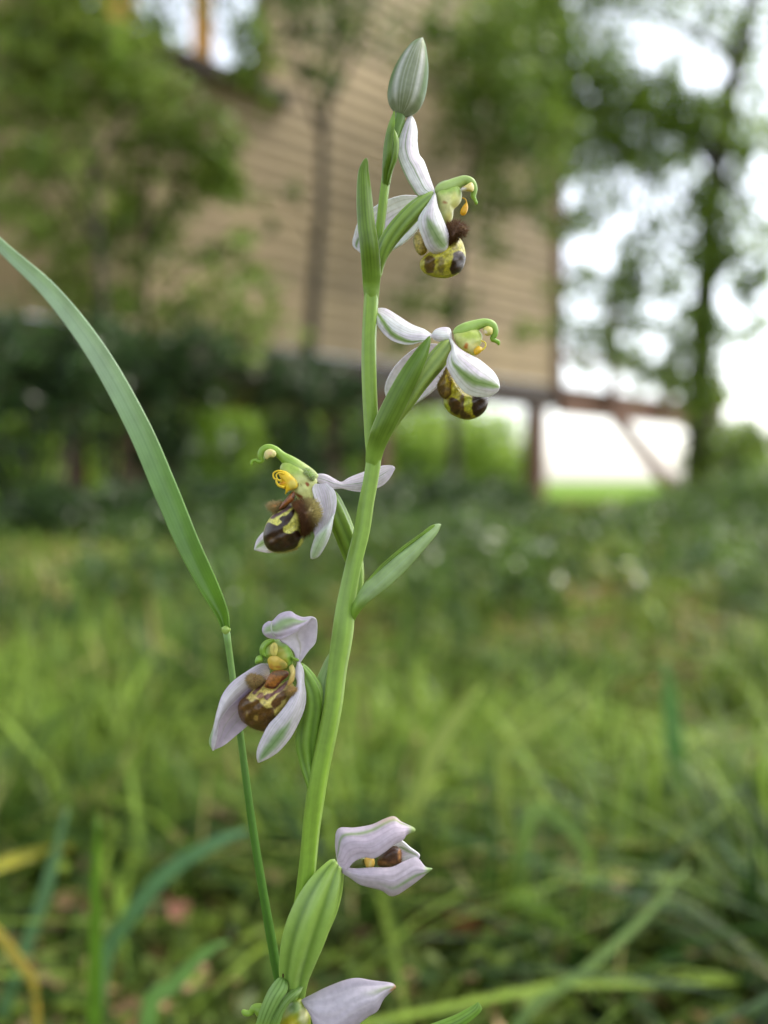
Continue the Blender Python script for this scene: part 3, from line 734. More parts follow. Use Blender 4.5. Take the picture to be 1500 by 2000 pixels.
# ------------------------------------------------------------------ long grass stalk beside the orchid
def blade_cols(u, v):
    c = mixc(lin((186, 208, 172)), lin((134, 174, 92)), sstep(0.35, 0.75, v))
    c = mixc(c, lin((122, 162, 54)), sstep(0.7, 1.0, v))
    c = c * (1 + 0.05 * np.cos(u * 2 * np.pi * 7))[:, None]
    return mixc(c, lin((96, 140, 74)), 0.2 * np.exp(-((u - 0.5) / 0.06) ** 2))
stalk = empty('grass_stalk', pt(600, 4300, -6) * [1, 1, 0])
tag(stalk, 'tall grass stalk with one long arching leaf beside the orchid', 'grass stalk')
cl = catmull(np.array([(-70, 395, 8, -20), (0, 478, 20, -17), (100, 572, 32, -14), (190, 690, 40, -11), (268, 830, 45, -8), (320, 950, 47, -6), (366, 1060, 44, -4), (410, 1150, 36, -3), (434, 1200, 24, -2.5), (441, 1232, 13, -2.2)], float), 60)
T = np.gradient(cl[:, :2], axis=0); T /= np.linalg.norm(T, axis=1)[:, None]; Nn = np.stack([-T[:, 1], T[:, 0]], -1)
A = np.column_stack([cl[:, :2] - Nn * cl[:, 2:3] / 2, cl[:, 3] + 0.5]); Bb = np.column_stack([cl[:, :2] + Nn * cl[:, 2:3] / 2, cl[:, 3] - 0.5])
Mm = np.column_stack([(A + Bb)[:, :2] / 2, cl[:, 3] - 0.9])
loft('leaf_blade', F, A, Bb, M_BLADE, stalk, blade_cols, M=Mm, nu=29, nv=90, thick=0.2)
tube('culm', F, [(441, 1226, -2.2, 15), (450, 1290, -2.6, 13), (470, 1440, -3.2, 14), (491, 1600, -3.6, 16), (515, 1750, -3.8, 18), (536, 1870, -4, 20), (552, 1960, -4, 21), (575, 2200, -5, 22), (590, 3000, -5, 24), (600, 4330, -6, 26)],
     M_GREEN, stalk, lambda u, v: mixc(lin((112, 146, 76)), lin((72, 112, 36)), sstep(0.02, 0.12, v)) * (1 + 0.12 * np.cos(u * 6))[:, None], n=110, ns=14)
blob('node', F, [(433, 1226), (441, 1222), (449, 1226), (450, 1232), (441, 1240), (434, 1234)], -2.0, 0.5, M_GREEN, stalk, (150, 176, 86), na=24, nr=8)

# ------------------------------------------------------------------ bee orchid
orchid = empty('orchid', pt(600, 4420, 0) * [1, 1, 0])
tag(orchid, 'bee orchid spike with pale pink sepals and brown-yellow velvety lips', 'orchid')
WHITE, LILAC, GRN, PGRN = (240, 237, 238), (222, 213, 223), (120, 152, 66), (176, 196, 150)
def sepal_col(band=None, bw=0.12, b0=0.0, b1=1.0, vein=(0.14, 0.27, 0.39, 0.5, 0.61, 0.73, 0.86), green=(128, 156, 62), tip=None, base=WHITE, tint=LILAC, amt=0.9, edge=None, seed=0):
    """pale sepal with green band u(v)=interp(band) between v=b0..b1 and faint veins"""
    def fn(u, v):
        c = mixc(lin(base), lin(tint), 0.55 + 0.45 * np.sin(u * 7 + v * 5 + seed))
        for q in vein:
            c = mixc(c, lin((168, 172, 150)), 0.6 * np.exp(-((u - q - 0.012 * np.sin(v * 9 + q * 20)) / 0.014) ** 2) * sstep(1.0, 0.75, v))
        c = c * (1 + 0.03 * np.cos(u * 90))[:, None]
        if band is not None:
            uc = np.interp(v, np.linspace(0, 1, len(band)), band)
            w = bw * (0.35 + 0.65 * sstep(b0, b0 + 0.5 * (b1 - b0), v))
            jag = 0.25 * np.sin(v * 60 + seed) * 0.2
            k = np.exp(-np.abs((u - uc) / (1.25 * w) + jag) ** 3.2) * sstep(b0 - 0.06, b0 + 0.14, v) * sstep(b1 + 0.05, b1 - 0.08, v)
            c = mixc(c, lin(green), amt * k)
            c = mixc(c, lin((92, 128, 44)), 0.55 * np.exp(-((u - uc) / 0.02) ** 2) * sstep(b0 - 0.05, b0 + 0.1, v) * sstep(b1 + .05, b1 - .08, v))
        if edge is not None:
            e0, amt_e, ecol = edge
            c = mixc(c, lin(ecol), amt_e * np.exp(-((u - e0) / 0.05) ** 2))
        if tip is not None:
            c = mixc(c, lin(tip), sstep(0.92, 1.0, v))
        return np.minimum(c * 1.14, 0.88)
    return fn
def green_tube(c0=(150, 178, 70), c1=(128, 160, 56), rib=6, dark=(88, 122, 38), amt=0.5):
    def fn(u, v):
        c = mixc(lin(c0), lin(c1), v)
        return mixc(c, lin(dark), amt * (0.5 - 0.5 * np.cos(u * rib)) ** 3 if rib else 0 * v)
    return fn
def bract_col(c0=(120, 150, 50), c1=(110, 142, 46), edge=(196, 208, 160), veins=6, keel=(82, 116, 34), bloom=None, base=True):
    def fn(u, v):
        c = mixc(lin(c0), lin(c1), v)
        c = mixc(c, lin((92, 124, 38)), 0.55 * (0.5 + 0.5 * np.cos(u * 2 * np.pi * veins)) ** 3)
        if bloom is not None: c = mixc(c, lin(bloom), 0.75 * sstep(0.05, 0.3, v))
        c = mixc(c, lin(keel), 0.5 * np.exp(-((u - 0.5) / 0.03) ** 2))
        e = np.minimum(u, 1 - u)
        c = mixc(c, lin(edge), 0.8 * sstep(0.06, 0.0, e))
        return mixc(c, lin((146, 180, 72)), sstep(0.3, 0.08, v)) if base else c
    return fn
# --- stem
ST = [(757, 322, 0, 16), (752, 360, 0, 18), (746, 410, 0, 18), (741, 450, 0, 19), (733, 500, -0.2, 24), (727, 550, -0.3, 27), (724, 600, 0, 28), (721, 660, 0, 28), (721, 720, 0, 29), (723, 776, 0, 29), (727, 850, 0, 29), (730, 896, 0, 29),
      (724, 940, 0, 29), (716, 980, 0, 30), (707, 1036, 0, 31), (693, 1092, 0, 31), (681, 1148, 0, 33), (674, 1190, 0, 37), (669, 1235, 0, 41), (658, 1306, 0, 38), (650, 1374, 0, 37), (637, 1442, 0, 37), (623, 1510, 0, 37), (615.5, 1560, 0, 36), (609, 1610, 0, 34),
      (604, 1660, 0, 33), (598, 1720, 0, 34), (588, 1800, -0.5, 36), (577, 1890, -1, 38), (568, 1980, -1, 40), (560, 2120, -1, 44), (570, 2600, -1, 50), (590, 3300, 0, 58), (600, 4440, 0, 66)]
def stem_col(u, v):
    c = mixc(lin((130, 162, 50)), lin((122, 156, 54)), v * 2)
    c = mixc(c, lin((146, 176, 104)), 0.35 * sstep(0.10, 0.2, v) * sstep(0.32, 0.2, v))
    th = (u - 5.0 * v + np.pi) % (2 * np.pi) - np.pi
    c = mixc(c, lin((186, 204, 150)), 0.55 * np.exp(-((th - 0.35) / 0.22) ** 2) * (0.6 + 0.4 * np.sin(v * 60)))
    c = mixc(c, lin((104, 128, 50)), 0.35 * np.exp(-((th + 2.0) / 0.35) ** 2))
    return c * (1 + 0.07 * np.cos(u * 5 + 1) + 0.05 * np.cos(u * 13 + 3 * np.sin(v * 40)) + 0.04 * np.sin(v * 170 + u))[:, None]
tube('stem', F, ST, M_GREEN, orchid, stem_col, n=260, ns=32, rib=0.05, nrib=5, twist=5.0)
# basal leaves on the ground
for i, (a, ln) in enumerate([(0.4, .07), (1.9, .06), (3.1, .075), (4.3, .06), (5.4, .07)]):
    b0 = ORIG[orchid.name]; v = np.linspace(0, 1, 16); u = np.linspace(-1, 1, 7)
    w = 0.011 * np.sin(np.pi * np.clip(v * 0.9 + 0.1, 0, 1)) ** 0.7 + 0.0006
    dx, dy = math.cos(a), math.sin(a)
    r = 0.001 + v * ln
    V = np.stack([b0[0] + dx * r[:, None] - dy * w[:, None] * u, b0[1] + dy * r[:, None] + dx * w[:, None] * u, 0.006 + 0.03 * np.sin(v * 2.6)[:, None] + 0.004 * u ** 2 + 0 * r[:, None]], -1).reshape(-1, 3)
    o = build('basal_leaf', V, grid_faces(16, 7), M_BRACT, orchid, np.tile(lin((112, 144, 66)), (len(V), 1)))
    o.modifiers.new('thickness', 'SOLIDIFY').thickness = 0.0004

# --- bud at the top
bud = empty('bud', C1.w([600, 420, 0]), orchid)
def bud_cols(u, v):
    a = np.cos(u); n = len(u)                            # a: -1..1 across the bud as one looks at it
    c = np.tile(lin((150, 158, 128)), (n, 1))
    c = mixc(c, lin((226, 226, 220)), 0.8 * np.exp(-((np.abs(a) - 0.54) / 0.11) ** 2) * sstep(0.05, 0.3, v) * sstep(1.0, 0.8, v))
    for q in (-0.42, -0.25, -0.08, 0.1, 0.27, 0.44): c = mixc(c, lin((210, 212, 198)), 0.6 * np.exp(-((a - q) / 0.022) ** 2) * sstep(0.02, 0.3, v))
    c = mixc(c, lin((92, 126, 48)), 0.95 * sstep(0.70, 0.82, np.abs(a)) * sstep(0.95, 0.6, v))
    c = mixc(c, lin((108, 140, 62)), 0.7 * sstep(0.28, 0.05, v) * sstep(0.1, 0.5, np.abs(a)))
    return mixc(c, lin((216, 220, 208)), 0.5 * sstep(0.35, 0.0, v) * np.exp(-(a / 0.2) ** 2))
tube('bud_sepals', C1, [(733, 98, 0, 6), (722, 118, 0, 52), (704, 160, 0, 120), (684, 215, 0, 176), (662, 290, 0, 236), (640, 370, 0, 280), (618, 450, 0, 306), (600, 530, 0, 312), (586, 600, 0, 296), (574, 655, 0, 250), (564, 695, 0, 180), (556, 722, 0, 110), (552, 738, 0, 70)],
     M_SEPAL, bud, bud_cols, n=64, ns=96, rib=0.02, nrib=3)
tube('ovary', C1, [(552, 715, 0, 84), (535, 790, 0, 92), (510, 880, 0, 100), (480, 1000, 0, 104), (455, 1120, 0, 92), (440, 1220, 0, 74), (430, 1290, 0, 70)], M_GREEN, bud, green_tube((96, 128, 48), (130, 160, 60), 6), n=40, ns=30, rib=0.06)
loft('bract', C1, [(500, 700, 1.0), (450, 830, 1.6), (420, 980, 1.6), (410, 1120, 1.4), (408, 1220, 0.8), (412, 1400, -0.6)], [(500, 700, 1.0), (505, 800, 2.4), (490, 900, 2.6), (478, 1040, 2.4), (462, 1160, 1.4), (424, 1400, -0.6)], M_BRACT, bud, bract_col(veins=3), bulge=0.4)
loft('bract_edge', C1, [(488, 835, 2.2), (515, 880, 2.4), (535, 960, 2.3), (520, 1080, 2.0), (480, 1190, 1.3), (426, 1380, -0.6)], [(488, 835, 2.2), (495, 900, 2.6), (500, 1000, 2.7), (488, 1080, 2.4), (458, 1190, 1.5), (416, 1380, -0.6)], M_BRACT, bud, bract_col((140, 168, 76), (120, 152, 54), veins=2), bulge=0.3)

# --- flower facing right, below the bud
f1 = empty('flower', C1.w([820, 1370, 0]), orchid)
loft('sepal', C1, [(800, 1395, 1.0), (700, 1390, 1.0), (640, 1310, 1.2), (590, 1220, 1.2), (540, 1100, 1.0), (520, 1000, 0.6), (545, 890, 0.2), (590, 790, -0.2), (630, 718, -0.6)], [(830, 1360, 1.0), (825, 1340, 0.6), (780, 1220, 0.2), (740, 1110, 0.0), (700, 1050, 0.0), (685, 950, -0.2), (685, 860, -0.4), (665, 780, -0.6), (630, 718, -0.6)],
     M_SEPAL, f1, sepal_col([0.5, 0.48, 0.45, 0.42, 0.5], 0.02, 0.0, 0.9, edge=(0.03, 0.85, (124, 152, 70)), amt=0.5, seed=1), bulge=1.0, ripple=0.12)
loft('sepal', C1, [(800, 1400, -1.0), (690, 1385, -2.5), (560, 1385, -3.5), (430, 1425, -4.2), (320, 1490, -4.8), (220, 1580, -5.2), (178, 1690, -5.4), (166, 1785, -5.2), (225, 1842, -5.0)], [(790, 1450, -1.0), (700, 1640, -2.4), (600, 1750, -3.2), (470, 1832, -4.0), (380, 1860, -4.4), (300, 1868, -4.7), (262, 1862, -4.9), (240, 1852, -5.0), (225, 1842, -5.0)],
     M_SEPAL, f1, sepal_col([0.3, 0.3, 0.28, 0.22, 0.15], 0.05, 0.75, 1.0, green=(130, 160, 80), seed=2), bulge=-1.2, ripple=0.15)
loft('sepal', C1, [(825, 1370, 1.2), (780, 1450, 2.2), (735, 1510, 2.8), (700, 1575, 3.0), (705, 1650, 3.2), (738, 1740, 3.2), (765, 1805, 3.0), (810, 1845, 2.8), (870, 1852, 2.6), (925, 1822, 2.6)], [(832, 1368, 1.2), (850, 1470, 2.4), (875, 1530, 2.8), (895, 1580, 3.0), (920, 1640, 3.0), (938, 1690, 3.0), (942, 1740, 2.8), (935, 1780, 2.7), (930, 1805, 2.6), (925, 1822, 2.6)],
     M_SEPAL, f1, sepal_col([0.5, 0.4, 0.42, 0.5, 0.6, 0.75], 0.2, 0.34, 0.92, green=(134, 158, 88), seed=3), bulge=1.1, ripple=0.10)
loft('petal', C1, [(830, 1350, 0.2), (850, 1300, 0.1), (900, 1270, 0), (950, 1262, -.2)], [(840, 1360, 0.2), (880, 1325, 0.6), (920, 1300, 0.5), (950, 1262, -.2)], M_BRACT, f1, bract_col((150, 176, 96), (150, 176, 96), veins=2), bulge=0.2, nv=20, nu=9)
tube('ovary', C1, [(812, 1378, 0.6, 70), (770, 1410, 0.9, 100), (690, 1480, 1.2, 132), (600, 1570, 1.3, 140), (510, 1670, 1.2, 138), (440, 1770, 1.0, 128), (395, 1870, 0.7, 105), (375, 1960, 0.3, 80), (360, 2040, 0, 70)], M_GREEN, f1,
     green_tube((128, 156, 66), (140, 168, 74), 6, (76, 106, 34), 0.65), n=50, ns=36, rib=0.09, twist=0.5)
tube('column', C1, [(835, 1365, .4, 40), (870, 1345, .4, 96), (930, 1322, .4, 112), (1010, 1282, .3, 92), (1075, 1258, .3, 74), (1125, 1278, .3, 72), (1150, 1330, .3, 56), (1143, 1385, .3, 44), (1158, 1420, .3, 26), (1168, 1445, .3, 30), (1160, 1456, .3, 8)], M_GREEN, f1,
     lambda u, v: mixc(lin((166, 190, 110)), lin((134, 170, 60)), sstep(0.4, 0.9, v)), n=50, ns=24)
CREAM = (214, 212, 146)
blob('stigma', C1, [(845, 1350), (920, 1310), (1010, 1300), (1048, 1350), (1046, 1420), (1020, 1465), (985, 1500), (975, 1570), (945, 1625), (900, 1590), (868, 1490)], 0.4, 1.35, M_YELLOW, f1, paint((192, 202, 124), [([(845, 1350), (920, 1310), (1010, 1300), (1048, 1350), (1000, 1365), (920, 1375)], (160, 188, 92), 22), ((960, 1460, 90, 90), CREAM, 40), ((912, 1440, 16, 13), (172, 128, 72), 10), ((990, 1420, 26, 60), (206, 206, 120), 14), ((940, 1560, 26, 50), (216, 210, 130), 14)]))
blob('anther', C1, [(1095, 1290), (1130, 1275), (1150, 1310), (1140, 1350), (1110, 1350), (1050, 1345), (1045, 1325)], 1.0, 0.7, M_YELLOW, f1, paint((214, 196, 120), [((1060, 1335, 25, 20), (226, 214, 214), 10)]), na=40, nr=10)
tube('pollinium', C1, [(1052, 1400, .8, 8), (1078, 1412, .8, 9), (1088, 1440, .8, 12), (1080, 1475, .8, 44), (1066, 1510, .8, 54), (1056, 1534, .8, 40), (1052, 1546, .8, 6)], M_YELLOW, f1, lin((222, 168, 40)), n=30, ns=16)
DKB, OLV, YEL = (46, 26, 16), (176, 166, 62), (184, 174, 56)
L1 = [(930, 1690), (1000, 1690), (1055, 1760), (1080, 1850), (1074, 1935), (1035, 2008), (960, 2048), (880, 2056), (790, 2036), (725, 1995), (708, 1935), (740, 1880), (800, 1830), (870, 1760)]
blob('lip', C1, L1, 0.4, 2.6, M_LIP, f1, (PAINT := paint(YEL, [([(985, 1850), (1040, 1835), (1080, 1880), (1078, 1945), (1040, 2006), (970, 2026), (952, 1975), (972, 1910)], DKB, 8), ([(752, 1890), (822, 1878), (832, 1960), (805, 2018), (752, 1990)], (104, 80, 34), 9),
     ([(858, 1900), (905, 1890), (902, 2000), (858, 2000)], (132, 118, 46), 12), ([(980, 1720), (1020, 1740), (1000, 1830), (960, 1800)], (150, 134, 54), 10)])), hb=2.2, na=140, nr=44)
blob('side_lobe', C1, [(650, 1725), (700, 1670), (760, 1740), (775, 1830), (720, 1872), (675, 1830)], 0.2, 1.4, M_LIP, f1, paint((160, 138, 74), [((690, 1780, 30, 70), (196, 176, 100), 20)]), na=60, nr=16)
SH1 = [(925, 1630), (990, 1595), (1060, 1618), (1088, 1650), (1060, 1705), (1000, 1735), (950, 1790), (925, 1750)]
blob('side_lobe', C1, SH1, 1.6, 1.5, M_LIP, f1, paint((96, 62, 34), [((1075, 1650, 30, 30), (170, 130, 70), 15)]), na=60, nr=16)
hairs('lip_hairs', C1, SH1, 900, 1.6, 1.5, 0.75, (110, 74, 40), f1, seed=3)
hairs('lip_hairs', C1, L1, 1300, 0.4, 2.6, 0.22, lambda XY, P=PAINT: P(XY) * 1.1, f1, width=0.02, seed=4)
loft('bract', C1, [(265, 2240, -.3), (250, 2110, 0.3), (242, 2000, 1.4), (225, 1800, 2.5), (205, 1600, 2.6), (198, 1400, 2.4), (210, 1200, 2.0), (245, 1110, 1.6), (272, 1082, 1.4)], [(365, 2240, -.3), (378, 2110, 0.3), (384, 2000, 1.2), (370, 1800, 2.4), (338, 1600, 2.5), (312, 1370, 2.3), (288, 1180, 1.9), (284, 1110, 1.6), (272, 1082, 1.4)],
     M_BRACT, orchid, bract_col((122, 152, 50), (128, 158, 58), veins=6), bulge=1.0, nu=41, nv=80, wrap=0.97)

# --- second flower facing right
f2 = empty('flower', C2.w([960, 430, 0]), orchid)
loft('sepal', C2, [(800, 412, 0.6), (760, 438, 0.8), (700, 452, 1.0), (630, 470, 1.0), (560, 465, 1.0), (470, 430, 0.8), (390, 350, 0.4), (350, 270, 0), (340, 210, -0.4)], [(815, 395, 0.4), (790, 382, 0.0), (740, 350, -0.2), (640, 310, -0.5), (530, 240, -0.8), (440, 186, -1), (385, 178, -1), (350, 190, -0.8), (340, 210, -0.4)],
     M_SEPAL, f2, sepal_col([0.05, 0.12, 0.2, 0.26, 0.4, 0.6], 0.09, 0.08, 1.0, seed=4), bulge=1.0, ripple=0.12)
loft('petal', C2, [(805, 395, 0.3), (830, 430, 0.8), (870, 442, 0.9), (930, 436, 0.8), (965, 420, 0.6)], [(805, 395, 0.3), (835, 355, 0), (890, 336, -0.2), (950, 345, -0.2), (965, 420, 0.6)], M_SEPAL, f2, sepal_col(seed=5), bulge=0.8, nv=30)
loft('sepal', C2, [(940, 560, -1), (850, 470, -2), (690, 495, -3), (560, 590, -3.6), (475, 695, -4), (430, 800, -4.2), (432, 880, -4.2), (480, 960, -4.2), (595, 998, -4)], [(940, 580, -1), (932, 650, -1.4), (905, 725, -1.8), (870, 785, -2.2), (830, 832, -2.6), (760, 890, -3), (700, 932, -3.4), (640, 970, -3.8), (595, 998, -4)],
     M_SEPAL, f2, sepal_col(vein=(0.3, 0.6), base=(230, 226, 226), seed=6), bulge=-1.4)
loft('sepal', C2, [(948, 425, 1.2), (972, 500, 2.2), (942, 570, 2.8), (930, 640, 3.1), (968, 722, 3.4), (1020, 800, 3.4), (1090, 868, 3.2), (1180, 892, 3.0), (1265, 890, 2.8), (1335, 852, 2.6), (1352, 820, 2.6)], [(962, 424, 1.2), (1000, 480, 1.8), (1080, 540, 2.2), (1180, 590, 2.4), (1270, 660, 2.5), (1310, 700, 2.5), (1335, 740, 2.5), (1348, 775, 2.5), (1352, 800, 2.6), (1353, 810, 2.6), (1352, 820, 2.6)],
     M_SEPAL, f2, sepal_col([0.3, 0.3, 0.3, 0.36, 0.45, 0.55, 0.6], 0.13, 0.22, 1.0, seed=7), bulge=1.3, ripple=0.1)
tube('ovary', C2, [(962, 440, 0.8, 60), (935, 480, 0.8, 120), (860, 580, 1.0, 150), (770, 690, 1.2, 150), (680, 810, 1.2, 140), (590, 940, 1.0, 130), (480, 1100, .6, 110), (390, 1260, 0, 90), (340, 1380, 0, 70)], M_GREEN, f2,
     green_tube((150, 170, 84), (140, 165, 74), 6, (100, 128, 50), 0.6), n=50, ns=36, rib=0.09, twist=0.3)
tube('column', C2, [(985, 385, .4, 50), (1020, 372, .4, 96), (1090, 345, .4, 112), (1170, 312, .3, 88), (1240, 296, .3, 74), (1295, 318, .3, 78), (1318, 375, .3, 58), (1300, 425, .3, 46), (1325, 440, .3, 34), (1348, 455, .3, 34), (1348, 478, .3, 10)], M_GREEN, f2,
     lambda u, v: mixc(lin((160, 190, 96)), lin((130, 168, 56)), sstep(0.4, 0.9, v)), n=50, ns=24)
blob('stigma', C2, [(985, 385), (1070, 350), (1170, 345), (1212, 385), (1214, 440), (1190, 500), (1160, 560), (1095, 535), (1020, 485)], 0.4, 1.35, M_YELLOW, f2, paint((200, 208, 124), [((1110, 500, 70, 50), CREAM, 30), ((1085, 482, 18, 22), (196, 128, 60), 8), ((1130, 395, 80, 30), (178, 196, 84), 15)]))
blob('anther', C2, [(1225, 340), (1262, 320), (1300, 340), (1296, 385), (1262, 400), (1232, 385)], 0.9, 0.6, M_YELLOW, f2, paint((206, 196, 110), [((1240, 370, 16, 16), (226, 206, 190), 8)]), na=36, nr=10)
blob('pollinium', C2, [(1148, 512), (1185, 482), (1218, 500), (1208, 530), (1172, 556), (1150, 545)], 1.6, 0.7, M_YELLOW, f2, (220, 176, 44), na=36, nr=10)
tube('pollinium_stalk', C2, [(1205, 440, 1.6, 12), (1235, 450, 1.6, 12), (1244, 480, 1.6, 13), (1225, 508, 1.6, 16), (1190, 522, 1.6, 22)], M_YELLOW, f2, lin((212, 192, 70)), n=24, ns=12)
L2 = [(930, 690), (1000, 770), (1090, 860), (1200, 870), (1258, 890), (1264, 950), (1232, 1020), (1170, 1066), (1090, 1082), (1010, 1062), (942, 1020), (905, 960), (905, 905), (935, 860), (915, 780)]
blob('lip', C2, L2, 0.2, 2.5, M_LIP, f2, (PAINT := paint((176, 164, 44), [([(1135, 880), (1270, 880), (1270, 960), (1225, 1032), (1160, 1056), (1130, 1000)], (44, 24, 14), 8), ([(948, 905), (1030, 925), (1042, 1000), (1012, 1048), (952, 1005)], (74, 50, 22), 10),
     ([(1040, 880), (1072, 890), (1070, 1000), (1130, 1050), (1090, 1075), (1040, 1066), (1032, 1000)], (92, 70, 34), 10), ([(925, 930), (905, 905), (905, 965), (945, 1022), (960, 1010), (940, 960)], (180, 186, 50), 6), ([(1075, 905), (1130, 900), (1125, 1010), (1080, 1000)], (170, 172, 56), 8), ((960, 760, 30, 60), (220, 196, 30), 16)])), hb=2.2, na=140, nr=44)
SL2 = [(848, 800), (895, 710), (930, 655), (972, 750), (970, 880), (905, 912), (865, 870)]
blob('side_lobe', C2, SL2, 1.2, 1.2, M_LIP, f2, paint((128, 102, 40), [((940, 740, 26, 70), (202, 178, 40), 14), ((880, 850, 30, 50), (96, 72, 34), 15)]), na=60, nr=16)
hairs('lip_hairs', C2, SL2, 500, 1.2, 1.2, 0.35, (150, 120, 70), f2, width=0.025, seed=5)
hairs('lip_hairs', C2, L2, 1200, 0.2, 2.5, 0.22, lambda XY, P=PAINT: P(XY) * 1.1, f2, width=0.02, seed=6)
loft('bract', C2, [(276, 1480, -.2), (272, 1390, 0.3), (281, 1300, 1.1), (310, 1180, 2.8), (370, 1030, 3.0), (450, 870, 3.2), (560, 680, 3.2), (650, 555, 3.0), (710, 480, 2.8), (787, 405, 2.4)], [(380, 1480, -.2), (394, 1390, 0.3), (430, 1290, 1.1), (520, 1120, 2.4), (600, 960, 2.6), (700, 740, 2.8), (752, 610, 2.8), (772, 550, 2.7), (790, 450, 2.5), (787, 405, 2.4)],
     M_BRACT, orchid, bract_col((132, 160, 62), (112, 146, 52), veins=5, edge=(176, 196, 120)), bulge=1.2, nu=41, nv=80, wrap=1.03)

# --- third flower, facing left, the sharpest one
f3 = empty('flower', C3.w([540, 370, 0]), orchid)
loft('sepal', C3, [(555, 345, -0.6), (600, 375, -0.9), (650, 395, -1.4), (690, 408, -1.6), (740, 404, -1.9), (820, 425, -2.3), (900, 430, -2.6), (990, 402, -2.8), (1040, 372, -2.9), (1082, 322, -3), (1110, 264, -3)], [(555, 310, -0.6), (610, 308, -1.2), (650, 322, -1.8), (690, 345, -2.2), (740, 366, -2.6), (800, 332, -3), (900, 292, -3.4), (1010, 255, -3.6), (1060, 249, -3.5), (1095, 252, -3.2), (1110, 264, -3)],
     M_SEPAL, f3, sepal_col([0.5, 0.5, 0.5], 0.015, 0.0, 0.9, base=(224, 212, 224), tint=(211, 200, 213), edge=(0.97, 0.3, (240, 236, 240)), amt=0.4, seed=8), bulge=0.7, ripple=0.15)
loft('sepal', C3, [(480, 470, -1.5), (330, 600, -3.2), (240, 680, -4), (190, 718, -4.2), (150, 770, -4.3), (134, 832, -4.2)], [(480, 500, -1.5), (400, 760, -3.2), (310, 830, -3.8), (250, 852, -4.2), (190, 848, -4.3), (134, 832, -4.2)], M_SEPAL, f3, sepal_col([0.35, 0.35, 0.4], 0.12, 0.7, 0.98, green=(160, 184, 110), base=(232, 232, 226), seed=9), bulge=0.6)
# near lateral sepal: inner face and the outer face folding over
loft('sepal', C3, [(545, 375, 0.8), (535, 420, 1.2), (560, 500, 1.2), (590, 565, 1.4), (565, 625, 1.8), (545, 690, 2.0), (556, 745, 2.2), (535, 820, 2.2), (526, 870, 2.1), (535, 898, 2.0)], [(640, 374, 0.8), (690, 425, 1.4), (702, 500, 1.8), (690, 575, 2.2), (675, 625, 2.5), (668, 680, 2.6), (655, 735, 2.6), (625, 805, 2.4), (580, 876, 2.2), (535, 898, 2.0)],
     M_SEPAL, f3, sepal_col([0.45, 0.5, 0.55, 0.6, 0.62, 0.5], 0.16, 0.62, 0.98, green=(176, 196, 150), base=(231, 225, 231), tint=(211, 202, 214), amt=0.7, seed=10), bulge=-0.7, ripple=0.08, nu=33)
loft('sepal_fold', C3, [(685, 585, 2.4), (640, 655, 2.9), (590, 705, 3.0), (560, 745, 2.9), (540, 800, 2.7), (528, 850, 2.5), (530, 893, 2.2)], [(685, 585, 2.4), (675, 640, 2.9), (664, 700, 3.2), (640, 770, 3.2), (600, 840, 2.9), (565, 885, 2.5), (530, 893, 2.2)], M_SEPAL, f3,
     sepal_col([0.4, 0.45, 0.5, 0.5], 0.28, 0.3, 0.98, green=(166, 190, 132), base=(226, 226, 224), tint=(214, 216, 212), amt=0.75, seed=11), bulge=0.7)
tube('ovary', C3, [(640, 420, -1.4, 60), (670, 480, -1.6, 110), (715, 600, -2.0, 140), (765, 730, -2.6, 140), (815, 870, -3.0, 132), (846, 990, -2.4, 100), (852, 1090, -1.6, 78), (835, 1180, -0.8, 60), (810, 1260, 0, 50)], M_GREEN, f3,
     green_tube((122, 152, 54), (126, 156, 58), 6, (78, 106, 32), 0.65), n=50, ns=36, rib=0.09, twist=0.6)
tube('column', C3, [(560, 345, 0, 70), (520, 318, 0, 96), (455, 278, 0, 108), (385, 228, 0, 96), (325, 182, 0, 66), (272, 138, 0, 58), (222, 124, 0, 54), (184, 148, 0, 50), (178, 186, 0, 44), (186, 210, 0, 34), (162, 222, 0, 28), (138, 210, 0, 24), (116, 220, 0, 22), (112, 240, 0, 18), (120, 246, 0, 6)], M_GREEN, f3,
     lambda u, v: mixc(mixc(lin((186, 200, 120)), lin((140, 174, 66)), sstep(0.05, 0.4, v)), lin((128, 164, 52)), sstep(0.6, 1, v)), n=70, ns=24)
blob('anther', C3, [(205, 150), (235, 132), (268, 140), (285, 165), (270, 190), (240, 190), (215, 205), (200, 180)], 0.9, 0.5, M_YELLOW, f3, paint((214, 206, 136), [((235, 160, 18, 14), (224, 196, 140), 8)]), na=40, nr=10)
blob('stigma', C3, [(310, 262), (360, 215), (470, 265), (560, 330), (568, 380), (545, 430), (535, 485), (490, 500), (440, 490), (410, 440), (370, 410), (340, 330)], 0.2, 1.5, M_YELLOW, f3,
     paint((208, 212, 140), [((400, 260, 100, 60), (160, 186, 84), 40), ((500, 378, 12, 18), (150, 84, 40), 5), ((436, 382, 6, 14), (120, 60, 36), 4), ([(410, 430), (440, 445), (470, 470), (460, 478), (430, 460)], (150, 96, 50), 5), ((460, 380, 4, 4), (120, 60, 36), 2)]), na=100, nr=28)
blob('pollinium', C3, [(300, 300), (345, 285), (395, 320), (430, 362), (428, 402), (375, 425), (345, 450), (348, 415), (300, 385), (318, 350)], 1.7, 0.7, M_YELLOW, f3, paint((226, 190, 40), [((400, 380, 30, 30), (218, 200, 90), 14), ((330, 370, 26, 14), (210, 150, 20), 8)]), na=60, nr=14)
